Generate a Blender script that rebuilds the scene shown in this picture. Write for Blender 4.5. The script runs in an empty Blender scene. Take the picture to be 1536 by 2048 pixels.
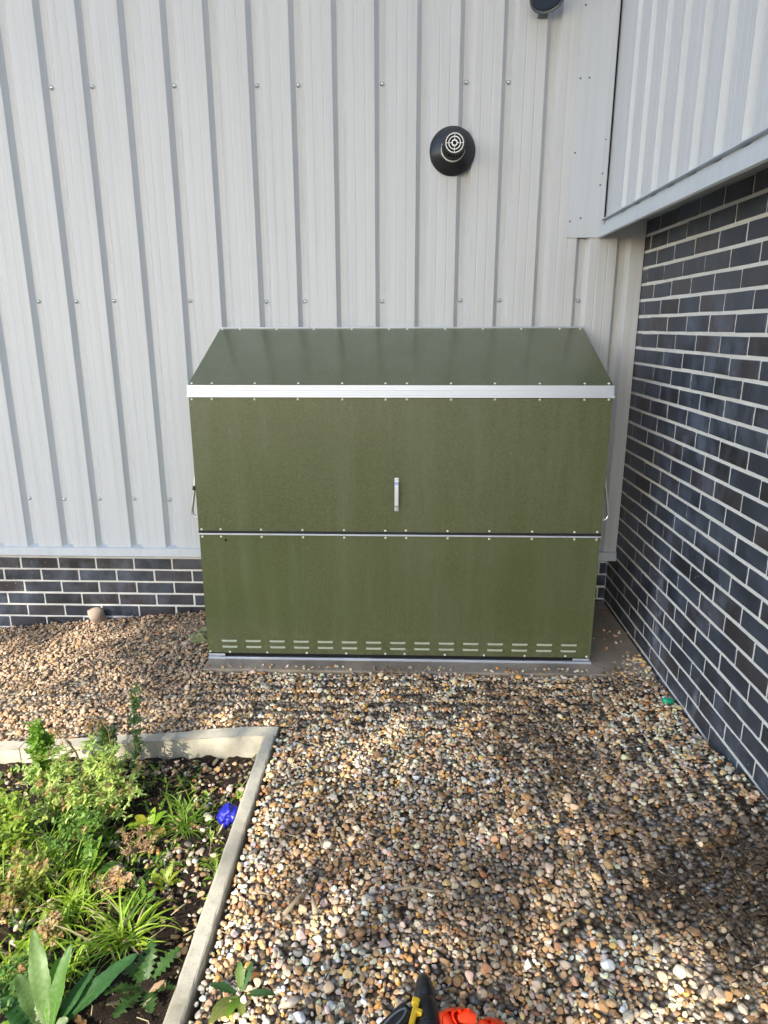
import bpy, bmesh, math, random
import numpy as np
from math import sin, cos, pi, radians, sqrt
from mathutils import Vector, Matrix
R = radians
rnd = random.Random(7)
rng = np.random.default_rng(11)
scene = bpy.context.scene
COL = scene.collection

# ------------------------------------------------------------------ camera
cam_d = bpy.data.cameras.new('camera'); cam = bpy.data.objects.new('camera', cam_d); COL.objects.link(cam)
CAMP = Vector((0, -3.8632, 1.5397))
a_, b_, r_ = R(1.8943), R(15.2649), R(-.0881)
fwd = Vector((-sin(a_)*cos(b_), cos(a_)*cos(b_), -sin(b_)))
rt0 = Vector((cos(a_), sin(a_), 0)); up0 = rt0.cross(fwd)
rt = cos(r_)*rt0 + sin(r_)*up0; up = -sin(r_)*rt0 + cos(r_)*up0
cam.matrix_world = Matrix(((rt.x, up.x, -fwd.x, CAMP.x), (rt.y, up.y, -fwd.y, CAMP.y), (rt.z, up.z, -fwd.z, CAMP.z), (0, 0, 0, 1)))
cam_d.sensor_fit = 'HORIZONTAL'; cam_d.sensor_width = 36; cam_d.lens = 1355.3/1536*36
cam_d.clip_start = .05; cam_d.clip_end = 1000
scene.camera = cam

# ------------------------------------------------------------------ light
SUN_EL, SUN_AZ = 30.0, 207.0        # azimuth clockwise from +Y (the wall's depth direction)
world = bpy.data.worlds.new("World"); scene.world = world; world.use_nodes = True
nt = world.node_tree; bg = nt.nodes['Background']
sky = nt.nodes.new('ShaderNodeTexSky'); sky.sky_type = 'NISHITA'; sky.sun_disc = False
sky.sun_elevation = R(SUN_EL); sky.sun_rotation = R(SUN_AZ); sky.air_density = 1.0; sky.dust_density = .9; sky.ozone_density = .8
nt.links.new(sky.outputs[0], bg.inputs[0]); bg.inputs[1].default_value = .15
sd = bpy.data.lights.new('sun', 'SUN'); sd.energy = 2.7; sd.angle = R(.5); sd.color = (1, .93, .80)
so = bpy.data.objects.new('sun', sd); COL.objects.link(so)
SDIR = Vector((sin(R(SUN_AZ))*cos(R(SUN_EL)), cos(R(SUN_AZ))*cos(R(SUN_EL)), sin(R(SUN_EL))))
so.rotation_euler = SDIR.to_track_quat('Z', 'Y').to_euler(); so.location = SDIR*20
scene.view_settings.view_transform = 'Standard'; scene.view_settings.look = 'None'
scene.view_settings.gamma = 1; scene.view_settings.exposure = 1.68

# ------------------------------------------------------------------ material helpers
class NT:
    def __init__(s, name, rough=.6, metal=0, spec=.5):
        s.m = bpy.data.materials.new(name); s.m.use_nodes = True; s.t = s.m.node_tree
        s.b = s.t.nodes['Principled BSDF']; s.o = s.t.nodes['Material Output']
        s.b.inputs['Roughness'].default_value = rough; s.b.inputs['Metallic'].default_value = metal
        s.b.inputs['Specular IOR Level'].default_value = spec
        s._tc = None
    def n(s, ty, **k):
        x = s.t.nodes.new(ty)
        for a, v in k.items(): setattr(x, a, v)
        return x
    def l(s, a, b): s.t.links.new(a, b)
    def co(s, sc=(1, 1, 1), loc=(0, 0, 0)):
        if s._tc is None: s._tc = s.n('ShaderNodeNewGeometry')
        mp = s.n('ShaderNodeMapping'); mp.inputs['Scale'].default_value = sc; mp.inputs['Location'].default_value = loc
        s.l(s._tc.outputs['Position'], mp.inputs[0]); return mp.outputs[0]
    def noise(s, scale, detail=3, rough=.55, sc=(1, 1, 1), loc=(0, 0, 0), dist=0):
        x = s.n('ShaderNodeTexNoise'); x.inputs['Scale'].default_value = scale; x.inputs['Detail'].default_value = detail
        x.inputs['Roughness'].default_value = rough; x.inputs['Distortion'].default_value = dist
        s.l(s.co(sc, loc), x.inputs['Vector']); return x.outputs['Fac']
    def ramp(s, fac, stops):
        x = s.n('ShaderNodeValToRGB'); e = x.color_ramp.elements
        while len(e) < len(stops): e.new(.5)
        for q, (p, c) in zip(e, stops):
            q.position = p; q.color = (c, c, c, 1) if isinstance(c, (int, float)) else (*c, 1)
        s.l(fac, x.inputs[0]); return x.outputs[0]
    def mix(s, fac, a, b, mode='MIX'):
        x = s.n('ShaderNodeMix', data_type='RGBA', blend_type=mode)
        for k, v in ((0, fac), (6, a), (7, b)):
            sock = x.inputs[k]
            if isinstance(v, (int, float)): sock.default_value = v if k == 0 else (v, v, v, 1)
            elif isinstance(v, tuple): sock.default_value = (*v, 1)
            else: s.l(v, sock)
        return x.outputs[2]
    def math(s, op, a, b=0.0):
        x = s.n('ShaderNodeMath', operation=op)
        for sock, v in ((x.inputs[0], a), (x.inputs[1], b)):
            if isinstance(v, (int, float)): sock.default_value = v
            else: s.l(v, sock)
        return x.outputs[0]
    def base(s, c):
        if isinstance(c, tuple): s.b.inputs['Base Color'].default_value = (*c, 1)
        else: s.l(c, s.b.inputs['Base Color'])
        return s
    def rough(s, c): s.l(c, s.b.inputs['Roughness']); return s
    def bump(s, h, strength=.3, dist=.01):
        x = s.n('ShaderNodeBump'); x.inputs['Strength'].default_value = strength; x.inputs['Distance'].default_value = dist
        s.l(h, x.inputs['Height']); s.l(x.outputs[0], s.b.inputs['Normal']); return s
    def attr(s, name): x = s.n('ShaderNodeAttribute', attribute_name=name); return x.outputs['Color']

M = {}
# coated steel cladding
def clad_mat(name, c1, c2, streak):
    q = NT(name, .38, 0, .5)
    lo = q.noise(1.3, 3, .6, (1.0, 1.0, .35)); st = q.noise(9, 4, .65, (3.5, 3.5, .10)); sp = q.noise(160, 2, .6)
    c = q.mix(lo, c1, c2)
    c = q.mix(q.ramp(st, ((.42, 0), (.75, streak))), c, tuple(v*.72 for v in c1))
    c = q.mix(q.ramp(sp, ((.70, 0), (.78, .25))), c, (.30, .28, .24))
    q.base(c); q.rough(q.ramp(lo, ((.3, .34), (.7, .5))))
    q.bump(q.mix(.5, q.noise(2.2, 2, .5, (2, 2, .25)), q.noise(300, 2)), .10, .004)
    return q.m
M['clad'] = clad_mat('coated_steel_grey', (.51, .535, .565), (.555, .572, .582), .38)
M['flash'] = clad_mat('flashing_grey', (.49, .53, .575), (.53, .565, .60), .3)
# bricks: colour by face attribute
q = NT('blue_black_brick', .42, 0, .5)
c = q.attr('col')
film = q.noise(7.0, 5, .68, (1, 1, .8)); film2 = q.noise(1.5, 4, .6)
f = q.math('MULTIPLY', q.ramp(film, ((.42, 0), (.76, .62))), q.ramp(film2, ((.38, .12), (.58, 1))))
c = q.mix(f, c, (.18, .22, .30))
c = q.mix(q.ramp(q.noise(75, 5, .8, loc=(2, 5, 3)), ((.64, 0), (.74, .5))), c, (.26, .27, .29))
# a run-down of lime on the right wall
sx = q.n('ShaderNodeSeparateXYZ'); q.l(q.co(), sx.inputs[0])
def band(y0, w, z0, z1, wob):
    yy = q.math('ADD', sx.outputs[1], q.math('MULTIPLY', q.math('SUBTRACT', q.noise(5, 3, .6), .5), wob))
    d = q.math('ABSOLUTE', q.math('SUBTRACT', yy, y0))
    a = q.math('SUBTRACT', 1.0, q.math('DIVIDE', d, w)); a = q.math('MAXIMUM', a, 0.0)
    zt = q.n('ShaderNodeMapRange'); zt.inputs[1].default_value = z1; zt.inputs[2].default_value = z1-.08; q.l(sx.outputs[2], zt.inputs[0])
    zb = q.n('ShaderNodeMapRange'); zb.inputs[1].default_value = z0; zb.inputs[2].default_value = z0+.2; q.l(sx.outputs[2], zb.inputs[0])
    return q.math('MULTIPLY', a, q.math('MULTIPLY', zt.outputs[0], zb.outputs[0]))
dr = q.math('MULTIPLY', q.ramp(q.noise(22, 4, .7, (1, 1, .25)), ((.38, 0), (.62, 1))), 1.0)
xr = q.math('GREATER_THAN', sx.outputs[0], 1.1)
run = q.math('MAXIMUM', band(-.955, .035, .02, .52, .05), q.math('MULTIPLY', band(-.98, .16, -.1, .42, .12), .38))
run = q.math('MAXIMUM', run, q.math('MULTIPLY', band(-1.42, .03, -.1, .20, .05), .8))
run = q.math('MAXIMUM', run, q.math('MULTIPLY', band(-1.15, .35, -.2, .06, .3), .55))
run = q.math('MULTIPLY', q.math('MULTIPLY', run, dr), xr)
c = q.mix(run, c, (.42, .46, .52))
spk = q.n('ShaderNodeTexVoronoi'); spk.inputs['Scale'].default_value = 34; q.l(q.co(), spk.inputs['Vector'])
sp = q.math('MULTIPLY', q.ramp(spk.outputs['Distance'], ((.07, 1), (.13, 0))), q.ramp(q.noise(1.6, 2, .5, loc=(3, 1, 7)), ((.52, 0), (.60, 1))))
sp = q.math('MULTIPLY', sp, q.math('LESS_THAN', sx.outputs[2], .75))
c = q.mix(q.math('MULTIPLY', sp, .75), c, (.5, .5, .48))
q.base(c); q.rough(q.ramp(film, ((.35, .36), (.7, .6))))
q.bump(q.mix(.5, q.noise(90, 4, .7), q.noise(18, 3, .6)), .35, .004); M['brick'] = q.m
q = NT('mortar', .9, 0, .2)
c = q.mix(q.noise(14, 4, .6), (.62, .61, .58), (.78, .77, .74)); c = q.mix(q.ramp(q.noise(3, 3), ((.5, 0), (.75, .35))), c, (.50, .45, .37))
q.base(c); q.bump(q.noise(120, 5, .7), .6, .004); M['mortar'] = q.m
# locker
q = NT('olive_coated_steel', .33, 0, .5)
c = q.mix(q.noise(1.7, 3, .6, (1, 1, .4)), (.060, .073, .025), (.070, .086, .031))
c = q.mix(q.ramp(q.noise(170, 2, .6, (1, 1, 2.2)), ((.42, 0), (.62, .75))), c, (.116, .134, .060))
c = q.mix(q.ramp(q.noise(3.2, 6, .75, (2.6, 1, .22)), ((.46, 0), (.74, .55))), c, (.125, .145, .085))  # pale vertical streaks in the paint colour imitate a sheen
c = q.mix(q.ramp(q.noise(60, 4, .7, (1, 1, .5)), ((.62, 0), (.80, .30))), c, (.24, .25, .20))
low = q.n('ShaderNodeSeparateXYZ'); q.l(q.co(), low.inputs[0]); mr_ = q.n('ShaderNodeMapRange'); mr_.inputs[1].default_value = .22; mr_.inputs[2].default_value = .0; q.l(low.outputs[2], mr_.inputs[0])
c = q.mix(q.math('MULTIPLY', q.math('MULTIPLY', mr_.outputs[0], q.ramp(q.noise(28, 5, .75), ((.45, 0), (.7, 1)))), .5), c, (.22, .18, .12))
q.b.inputs['Coat Weight'].default_value = .45; q.b.inputs['Coat Roughness'].default_value = .14
q.base(c); q.rough(q.ramp(q.noise(3, 3), ((.3, .28), (.7, .42))))
bp = q.n('ShaderNodeBump'); bp.inputs['Strength'].default_value = .5; bp.inputs['Distance'].default_value = .02; q.l(q.noise(2.3, 1, .4, (1, 1, .45)), bp.inputs['Height'])
bq = q.n('ShaderNodeBump'); bq.inputs['Strength'].default_value = .2; bq.inputs['Distance'].default_value = .001; q.l(q.noise(330, 2, .5, (1, 1, 2)), bq.inputs['Height']); q.l(bp.outputs[0], bq.inputs['Normal']); q.l(bq.outputs[0], q.b.inputs['Normal']); q.l(bp.outputs[0], q.b.inputs['Coat Normal'])
M['olive'] = q.m
q = NT('aluminium', .36, .65); q.base(q.mix(q.noise(14, 3, .5, (.06, 1, 2)), (.62, .68, .79), (.76, .81, .90))); q.bump(q.noise(30, 1, .5, (.03, 1, 3)), .05, .001); M['alu'] = q.m
q = NT('zinc_steel', .28, 1.0); q.base(q.mix(q.noise(60, 3), (.55, .58, .60), (.75, .77, .78))); M['zinc'] = q.m
q = NT('black_plastic', .38); q.base((.012, .012, .014)); q.bump(q.noise(300, 2), .1, .001); M['black'] = q.m
q = NT('black_satin', .30); q.base(q.mix(q.noise(20, 3), (.010, .011, .014), (.022, .023, .027))); M['satin'] = q.m
q = NT('white_plastic', .4); q.base((.78, .78, .76)); M['white'] = q.m
q = NT('rivet_cap', .35, .2); q.base((.72, .74, .66)); M['rivet'] = q.m
q = NT('slot_backing', .55); q.base(q.mix(q.noise(90, 3), (.36, .40, .32), (.44, .48, .39))); M['slot'] = q.m
# concrete
def conc(name, a, b, bumpd=.004):
    q = NT(name, .9, 0, .25)
    c = q.mix(q.noise(6, 5, .65), a, b); c = q.mix(q.ramp(q.noise(45, 5, .7), ((.55, 0), (.8, .5))), c, tuple(v*.62 for v in a))
    c = q.mix(q.ramp(q.noise(2.2, 4, .6, loc=(5, 2, 1)), ((.48, 0), (.66, .65))), c, (.16, .125, .08))
    c = q.mix(q.ramp(q.noise(130, 2, .5), ((.66, 0), (.72, .6))), c, tuple(v*.5 for v in a))
    c = q.mix(q.ramp(q.noise(9, 6, .75, loc=(9, 4, 2)), ((.54, 0), (.70, .35))), c, tuple(v*.72 for v in a)); c = q.mix(q.ramp(q.noise(14, 5, .7, loc=(1, 8, 5)), ((.58, 0), (.72, .4))), c, (.20, .22, .12))
    q.base(c); q.bump(q.mix(.5, q.noise(160, 5, .7), q.noise(25, 4, .6)), .55, bumpd); return q.m
M['kerb'] = conc('kerb_concrete', (.44, .405, .32), (.55, .51, .41))
M['pad'] = conc('pad_concrete', (.27, .215, .155), (.43, .36, .285))
q = NT('stone', .8, 0, .22)
c = q.attr('col'); n1 = q.noise(130, 4, .7); n2 = q.noise(420, 3, .7)
c = q.mix(q.ramp(n1, ((.40, 0), (.72, .55))), c, q.mix(.5, c, (.33, .27, .19))); c = q.mix(q.ramp(n2, ((.55, 0), (.75, .45))), c, q.mix(1.0, c, (.50, .46, .42), 'MULTIPLY'))
q.base(c); q.bump(n2, .25, .001); M['stone'] = q.m
q = NT('soil', .95, 0, .2)
c = q.mix(q.noise(22, 6, .75), (.012, .008, .006), (.045, .031, .021)); c = q.mix(q.ramp(q.noise(150, 3, .6), ((.62, 0), (.72, .8))), c, (.17, .13, .09))
q.base(c); q.bump(q.noise(70, 6, .8), 1.0, .012); M['soil'] = q.m
# plants: two-sided leaf with translucency, colour by attribute
def leaf(name, rough=.45, tr=.38, bumps=60):
    q = NT(name, rough, 0, .4)
    c = q.attr('col'); c = q.mix(q.ramp(q.noise(bumps, 3, .6), ((.3, 0), (.8, .35))), c, q.mix(1.0, c, (.62, .75, .5), 'MULTIPLY'))
    q.base(c); q.bump(q.noise(bumps*2.5, 3, .6), .35, .002)
    t = q.n('ShaderNodeBsdfTranslucent'); q.l(q.mix(1.0, c, (1.25, 1.35, .55), 'MULTIPLY'), t.inputs[0])
    m = q.n('ShaderNodeMixShader'); m.inputs[0].default_value = tr
    q.l(q.b.outputs[0], m.inputs[1]); q.l(t.outputs[0], m.inputs[2]); q.l(m.outputs[0], q.o.inputs[0]); return q.m
M['leaf'] = leaf('leaf'); M['dry'] = leaf('dry_leaf', .7, .2, 120)
def plain(name, col, rough=.6, metal=0, var=.25, sc=40):
    q = NT(name, rough, metal); q.base(q.mix(q.noise(sc, 3), col, tuple(v*(1-var) for v in col))); return q.m
M['stem'] = plain('green_stem', (.16, .20, .06), .6)
M['drystem'] = plain('dry_stem', (.36, .25, .13), .8)
M['bark'] = plain('bark', (.14, .10, .07), .9, 0, .5, 12)
M['twig'] = plain('weathered_wood', (.42, .33, .22), .85, 0, .45, 90)
q = NT('blue_film', .38, 0, .5); q.base((.012, .014, .30)); M['blue'] = q.m
q = NT('green_film', .35); q.base(q.mix(q.noise(120, 3), (.01, .34, .16), (.03, .50, .27))); M['green'] = q.m
M['orange'] = plain('orange_rubber', (.95, .07, .012), .5, 0, .12, 60)
M['yellow'] = plain('yellow_plastic', (.80, .50, .02), .4, 0, .1, 30)
M['glass'] = plain('lamp_glass', (.03, .05, .10), .08, 0, .2)
M['lampgrey'] = plain('lamp_grey', (.16, .18, .20), .45)
M['moss'] = plain('mossy_lump', (.24, .25, .12), .95, 0, .55, 45)
q = NT('pale_stone', .85); q.base(q.mix(q.noise(40, 5, .7), (.52, .40, .31), (.30, .22, .17))); q.bump(q.noise(60, 5, .7), .6, .008); M['pale'] = q.m
q = NT('hole_black', .9); q.base((.004, .004, .004)); M['hole'] = q.m

# ------------------------------------------------------------------ mesh helpers
class MB:
    def __init__(s): s.v = []; s.f = []; s.c = []; s.col = None
    def quadface(s, *pts):
        i = len(s.v); s.v += [tuple(p) for p in pts]; s.f.append(tuple(range(i, i+len(pts)))); s.c.append(s.col)
    def box(s, x0, x1, y0, y1, z0, z1, bev=0, mat=None):
        i = len(s.v)
        if bev <= 0:
            P = [(x, y, z) for z in (z0, z1) for y in (y0, y1) for x in (x0, x1)]
            F = [(0, 2, 3, 1), (4, 5, 7, 6), (0, 1, 5, 4), (2, 6, 7, 3), (0, 4, 6, 2), (1, 3, 7, 5)]
        else:
            bm = bmesh.new(); bmesh.ops.create_cube(bm, size=1)
            for v in bm.verts: v.co = Vector(((x0+x1)/2+v.co.x*(x1-x0), (y0+y1)/2+v.co.y*(y1-y0), (z0+z1)/2+v.co.z*(z1-z0)))
            bmesh.ops.bevel(bm, geom=bm.edges[:], offset=bev, segments=2, affect='EDGES', profile=.5)
            bm.verts.index_update(); P = [tuple(v.co) for v in bm.verts]; F = [tuple(v.index for v in f.verts) for f in bm.faces]; bm.free()
        if mat is not None: P = [tuple(mat @ Vector(p)) for p in P]
        s.v += P; s.f += [tuple(i+k for k in f) for f in F]; s.c += [s.col]*len(F)
    def tube(s, pts, rad, n=8, cap=True):
        pts = [Vector(p) for p in pts]; rads = rad if isinstance(rad, (list, tuple)) else [rad]*len(pts)
        i0 = len(s.v); u = None
        for k, p in enumerate(pts):
            t = (pts[min(k+1, len(pts)-1)]-pts[max(k-1, 0)]).normalized()
            if u is None: u = t.orthogonal().normalized()
            else: u = (u - t*u.dot(t)).normalized()
            w = t.cross(u)
            for j in range(n):
                a = 2*pi*j/n; s.v.append(tuple(p + (u*cos(a)+w*sin(a))*rads[k]))
        for k in range(len(pts)-1):
            for j in range(n):
                a = i0+k*n+j; b = i0+k*n+(j+1) % n; s.f.append((a, b, b+n, a+n)); s.c.append(s.col)
        if cap:
            s.f.append(tuple(i0+j for j in reversed(range(n)))); s.c.append(s.col)
            e = i0+(len(pts)-1)*n; s.f.append(tuple(e+j for j in range(n))); s.c.append(s.col)
    def lathe(s, prof, c, axis, n=32):
        """prof: (radius, distance along axis)"""
        ax = Vector(axis).normalized(); u = ax.orthogonal().normalized(); w = ax.cross(u); c = Vector(c); i0 = len(s.v)
        for r, d in prof:
            for j in range(n):
                a = 2*pi*j/n; s.v.append(tuple(c+ax*d+(u*cos(a)+w*sin(a))*r))
        for k in range(len(prof)-1):
            for j in range(n):
                a = i0+k*n+j; b = i0+k*n+(j+1) % n; s.f.append((a, b, b+n, a+n)); s.c.append(s.col)
    def mesh(s, name, mat, smooth=False):
        me = bpy.data.meshes.new(name); me.from_pydata(s.v, [], s.f); me.materials.append(mat)
        if any(c is not None for c in s.c):
            at = me.attributes.new('col', 'FLOAT_COLOR', 'FACE')
            at.data.foreach_set('color', np.array([(*(c or (.1, .1, .1)), 1) for c in s.c], 'f').ravel())
        if smooth: me.shade_smooth() if hasattr(me, 'shade_smooth') else None
        me.update(); return me
    def obj(s, name, mat, parent=None, smooth=False, loc=None):
        o = bpy.data.objects.new(name, s.mesh(name, mat, smooth)); COL.objects.link(o)
        if parent is not None: o.parent = parent
        if loc is not None: o.location = loc
        return o
def tag(o, label=None, cat=None, group=None, kind=None):
    if label: o['label'] = label
    if cat: o['category'] = cat
    if group: o['group'] = group
    if kind: o['kind'] = kind
    return o
def thing(name, label, cat, loc=(0, 0, 0), group=None):
    o = bpy.data.objects.new(name, None); COL.objects.link(o); o.location = loc; o.empty_display_size = .1
    return tag(o, label, cat, group)
def fix_normals(o):
    bm = bmesh.new(); bm.from_mesh(o.data); bmesh.ops.remove_doubles(bm, verts=bm.verts, dist=1e-6)
    bmesh.ops.recalc_face_normals(bm, faces=bm.faces); bm.to_mesh(o.data); bm.free()

# ------------------------------------------------------------------ dimensions
YB, YC, XR = -.155, -.306, 1.155       # brick plinth plane, cladding face, right brick face
XW, XF = .955, .925                    # wing cladding face, wing drip face
ZB = .238                              # a mortar line of the brickwork
WEND = -4.33                           # the wing's end, behind the camera
TOP = 6.2
LX0, LX1, LYF, LYB = -.945, .877, -.9245, -.330

def sstep(a, b, x): t = np.clip((x-a)/(b-a), 0, 1); return t*t*(3-2*t)
def ground_z(x, y):
    x = np.asarray(x, float); y = np.asarray(y, float)
    g = -.003 - .100*np.clip(-.95-x, 0, 2.6) - .055*sstep(-.75, -.25, y)*sstep(-.95, -1.2, x)
    g = g - .072*sstep(-1.06, -1.42, y)*(1-sstep(.3, 1.1, x))
    g = g + .012*sstep(.7, 1.15, x)
    g = g + .095*sstep(-1.45, -2.05, y)*sstep(.75, 1.15, x)
    g = g + .007*np.sin(x*5.1+1)*np.sin(y*4.3+x*2)*sstep(-.35, -.6, y)
    return g

# ------------------------------------------------------------------ building
bld = thing('industrial_building', 'grey steel-clad industrial building with dark brick plinth and dark brick wing', 'building', (0, 0, 0))
def trough_profile(starts, lo, hi, depth=.029, micro=True):
    """list of (position along wall, depth behind the face)"""
    pr = [(lo, 0)]
    prev = lo
    for s0 in sorted(starts):
        if s0 <= lo+.002 or s0+.068 >= hi: continue
        w = s0-prev
        if micro and w > .1:
            for fr in (.30, .68):
                m = prev+w*fr; pr += [(m-.004, 0), (m-.002, .0007), (m+.002, .0007), (m+.004, 0)]
        pr += [(s0, 0), (s0+.021, depth), (s0+.048, depth), (s0+.067, 0)]; prev = s0+.067
    pr.append((hi, 0)); return pr
# back cladding: sheet with real thickness
st = [.037+.1963*k for k in range(-30, 7)]
pr = trough_profile(st, -6.5, XR-.003)
mb = MB(); zs = (.352, TOP)
for (x0, d0), (x1, d1) in zip(pr, pr[1:]):
    mb.quadface((x0, YC+d0, zs[0]), (x1, YC+d1, zs[0]), (x1, YC+d1, zs[1]), (x0, YC+d0, zs[1]))
    mb.quadface((x0, YC+d0, zs[0]), (x0, YC+d0+.0012, zs[0]), (x1, YC+d1+.0012, zs[0]), (x1, YC+d1, zs[0]))
    mb.quadface((x1, YC+d1+.0012, zs[0]), (x0, YC+d0+.0012, zs[0]), (x0, YC+d0+.0012, zs[1]), (x1, YC+d1+.0012, zs[1]))
clad = mb.obj('cladding_panel', M['clad'], bld)
# sill flashing below the cladding (z-shaped: upstand, slope, drip)
def strip(profile, a, b, axis='x', th=.0015):
    """extruded folded sheet; profile = [(depth, z)...]"""
    m = MB(); P = [np.array(p, float) for p in profile]
    off = []
    for i, p in enumerate(P):
        t = P[min(i+1, len(P)-1)]-P[max(i-1, 0)]; t /= np.linalg.norm(t); off.append(p+np.array([t[1], -t[0]])*th)
    loop = P + off[::-1]
    n = len(loop)
    def pt(u, p): return (u, p[0], p[1]) if axis == 'x' else (p[0], u, p[1])
    for i in range(n):
        p, q_ = loop[i], loop[(i+1) % n]
        m.quadface(pt(a, p), pt(b, p), pt(b, q_), pt(a, q_))
    return m
m = strip([(YC+.04, .362), (YC-.012, .350), (YC-.014, .306), (YC-.004, .300)], -6.5, -2.0)
o = m.obj('sill_flashing', M['flash'], bld)
m = strip([(YC+.04, .362), (YC-.0135, .350), (YC-.0155, .306), (YC-.004, .300)], -2.0+.002, XR-.004); m.obj('sill_flashing', M['flash'], bld)
m = MB(); m.box(-6.5, XR-.01, YC+.002, YB-.002, .303, .309); m.obj('soffit', M['flash'], bld)
m = MB(); m.box(-6.5, XR+.25, YC+.045, YB+.25, .37, TOP); m.obj('wall_core', M['mortar'], bld)
# corner flashing on the back wall, over the junction with the wing
m = MB()
m.box(.772, .9225, YC-.006, YC-.0015, 1.957, TOP); m.box(.9227, .942, YC-.0085, YC-.0015, 1.957, TOP)
m.obj('corner_flashing', M['flash'], bld)
m = MB(); m.box(.9455, XW-.003, YC-.004, YC-.0015, 2.03, TOP); m.obj('corner_gap_strip', M['hole'], bld)  # black strip stands in for the shade inside the corner gap
# back trim under the wing's overhang
m = MB(); m.box(XF+.004, XR-.003, YC-.0045, YC-.0015, 1.957, 2.034); m.obj('head_flashing', M['flash'], bld)
# wing cladding
pr = trough_profile([-(.55+.1875*k)-.067 for k in range(1, 17)]+[-.617], WEND, YC-.004, .029, True)
m = MB()
for (y0, d0), (y1, d1) in zip(pr, pr[1:]):
    m.quadface((XW+d0, y1 if 0 else y0, 2.0), (XW+d1, y1, 2.0), (XW+d1, y1, TOP), (XW+d0, y0, TOP))
m.obj('cladding_panel', M['clad'], bld)
m = strip([(XW-.0035, 2.028), (XW-.004, 2.008), (XF, 2.002), (XF-.002, 1.957), (XF+.006, 1.954)], WEND, YC-.009, 'y'); m.obj('drip_flashing', M['flash'], bld)
m = MB(); m.box(XF+.007, XR+.02, WEND, YC-.005, 2.036, 2.040); m.obj('soffit', M['flash'], bld)
m = MB(); m.box(XW+.035, XR+2.2, WEND+.03, YC-.01, 2.045, TOP); m.obj('wing_core', M['clad'], bld)
m = MB(); m.box(XF+.001, XR+2.2, WEND-.02, WEND+.028, 1.957, TOP); m.obj('end_cladding', M['clad'], bld)

def brick_wall(fixed, axis, u0, u1, z0, z1, joint0, par_m, L=.2255, H=.075, J=.011, JV=.010, thick=.05, seed=1, name='brick_wall'):
    """stretcher bond; real bricks proud of the mortar. joint0: a vertical joint position in courses with parity par_m"""
    r = random.Random(seed); m = MB(); mo = MB(); base = bld
    k0 = math.floor((z0-ZB)/H)-1; k1 = math.ceil((z1-ZB)/H)+1
    for k in range(k0, k1):
        za, zb_ = ZB+k*H+J/2, ZB+(k+1)*H-J/2
        if zb_ < z0 or za > z1: continue
        za = max(za, z0); zb_ = min(zb_, z1)
        if zb_-za < .008: continue
        off = joint0 + (L/2 if (k-par_m) % 2 else 0) + r.uniform(-.004, .004)
        n0 = math.floor((u0-off)/L)-1; n1 = math.ceil((u1-off)/L)+1
        for n in range(n0, n1):
            a = max(off+n*L+JV/2+r.uniform(-.0012, .0012), u0); b = min(off+(n+1)*L-JV/2+r.uniform(-.0012, .0012), u1)
            if b-a < .01: continue
            t = r.random()
            if t < .62: c = (.029, .035, .050)
            elif t < .85: c = (.041, .036, .043)
            elif t < .94: c = (.020, .020, .023)
            else: c = (.036, .042, .058)
            s_ = r.uniform(.8, 1.25); m.col = tuple(v*s_ for v in c)
            d = r.uniform(-.0012, .0012); dz = r.uniform(-.001, .001); tw = r.uniform(-.0012, .0012)
            i = len(m.v)
            if axis == 'y': m.box(fixed+d, fixed+thick, a, b, za+dz, zb_+dz, .0022)
            else: m.box(a, b, fixed+d, fixed+thick, za+dz, zb_+dz, .0022)
            um = (a+b)/2
            for j in range(i, len(m.v)):
                x, y, z = m.v[j]
                if axis == 'y': m.v[j] = (x, y, z+(y-um)/(b-a)*tw*2)
                else: m.v[j] = (x, y, z+(x-um)/(b-a)*tw*2)
    o = m.obj(name, M['brick'], base)
    # mortar bed: gridded sheet slightly uneven, 3 mm back
    nu = int((u1-u0)/.02)+1; nz = int((z1-z0)/.02)+1
    U = np.linspace(u0, u1, nu); Z = np.linspace(z0, z1, nz)
    V = []; F = []
    for z in Z:
        for u in U:
            d = fixed+.0030+r.uniform(-.0009, .0009)
            V.append((d, u, z) if axis == 'y' else (u, d, z))
    for j in range(nz-1):
        for i in range(nu-1):
            a = j*nu+i; F.append((a, a+1, a+nu+1, a+nu))
    me = bpy.data.meshes.new('mortar'); me.from_pydata(V, [], F); me.materials.append(M['mortar'])
    mo = bpy.data.objects.new('mortar', me); COL.objects.link(mo); mo.parent = o
    return o
rw = brick_wall(XR, 'y', WEND, YB-.001, -.387, 2.034, -.8070, 14, L=.2165, J=.0135, JV=.010, seed=3)
brick_wall(YB, 'x', -6.5, XR-.001, -.387, .36, -2.158, 0, seed=5)
m = MB(); m.box(XR+.049, XR+.25, WEND+.01, YB-.004, -.6, 2.03); m.obj('wall_core', M['mortar'], bld)
# cladding screws: in the troughs at three heights
def tr(x): return min(range(len(st)), key=lambda k: abs(st[k]+.035-x))
sm = MB(); sm.lathe([(.0001, -.0075), (.0035, -.0075), (.0048, -.0065), (.0052, -.0025), (.0085, -.002), (.0092, 0.002)], (0, 0, 0), (0, 1, 0), 12)
sme = sm.mesh('screw', M['zinc'], True)
rows = {2.640: [-1.7, -1.5, -1.106, -.717, -.515, -.128, .265, .458], 1.668: [-1.885, -1.689, -1.5, -1.096, -.704, -.509, -.124, .259, .461, .844],
        .625: [-2.079, -1.875, -1.68, -1.476, -1.282, -1.09, .84]}
for z, xs in rows.items():
    for x in xs:
        k = tr(x); o = bpy.data.objects.new('screw', sme); COL.objects.link(o); o.parent = bld
        o.location = (st[k]+.0345, YC+.027, z+rnd.uniform(-.004, .004)); o.rotation_euler = (0, rnd.uniform(0, 6), 0); o.scale = (1.2, 1.2, 1.2)
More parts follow.
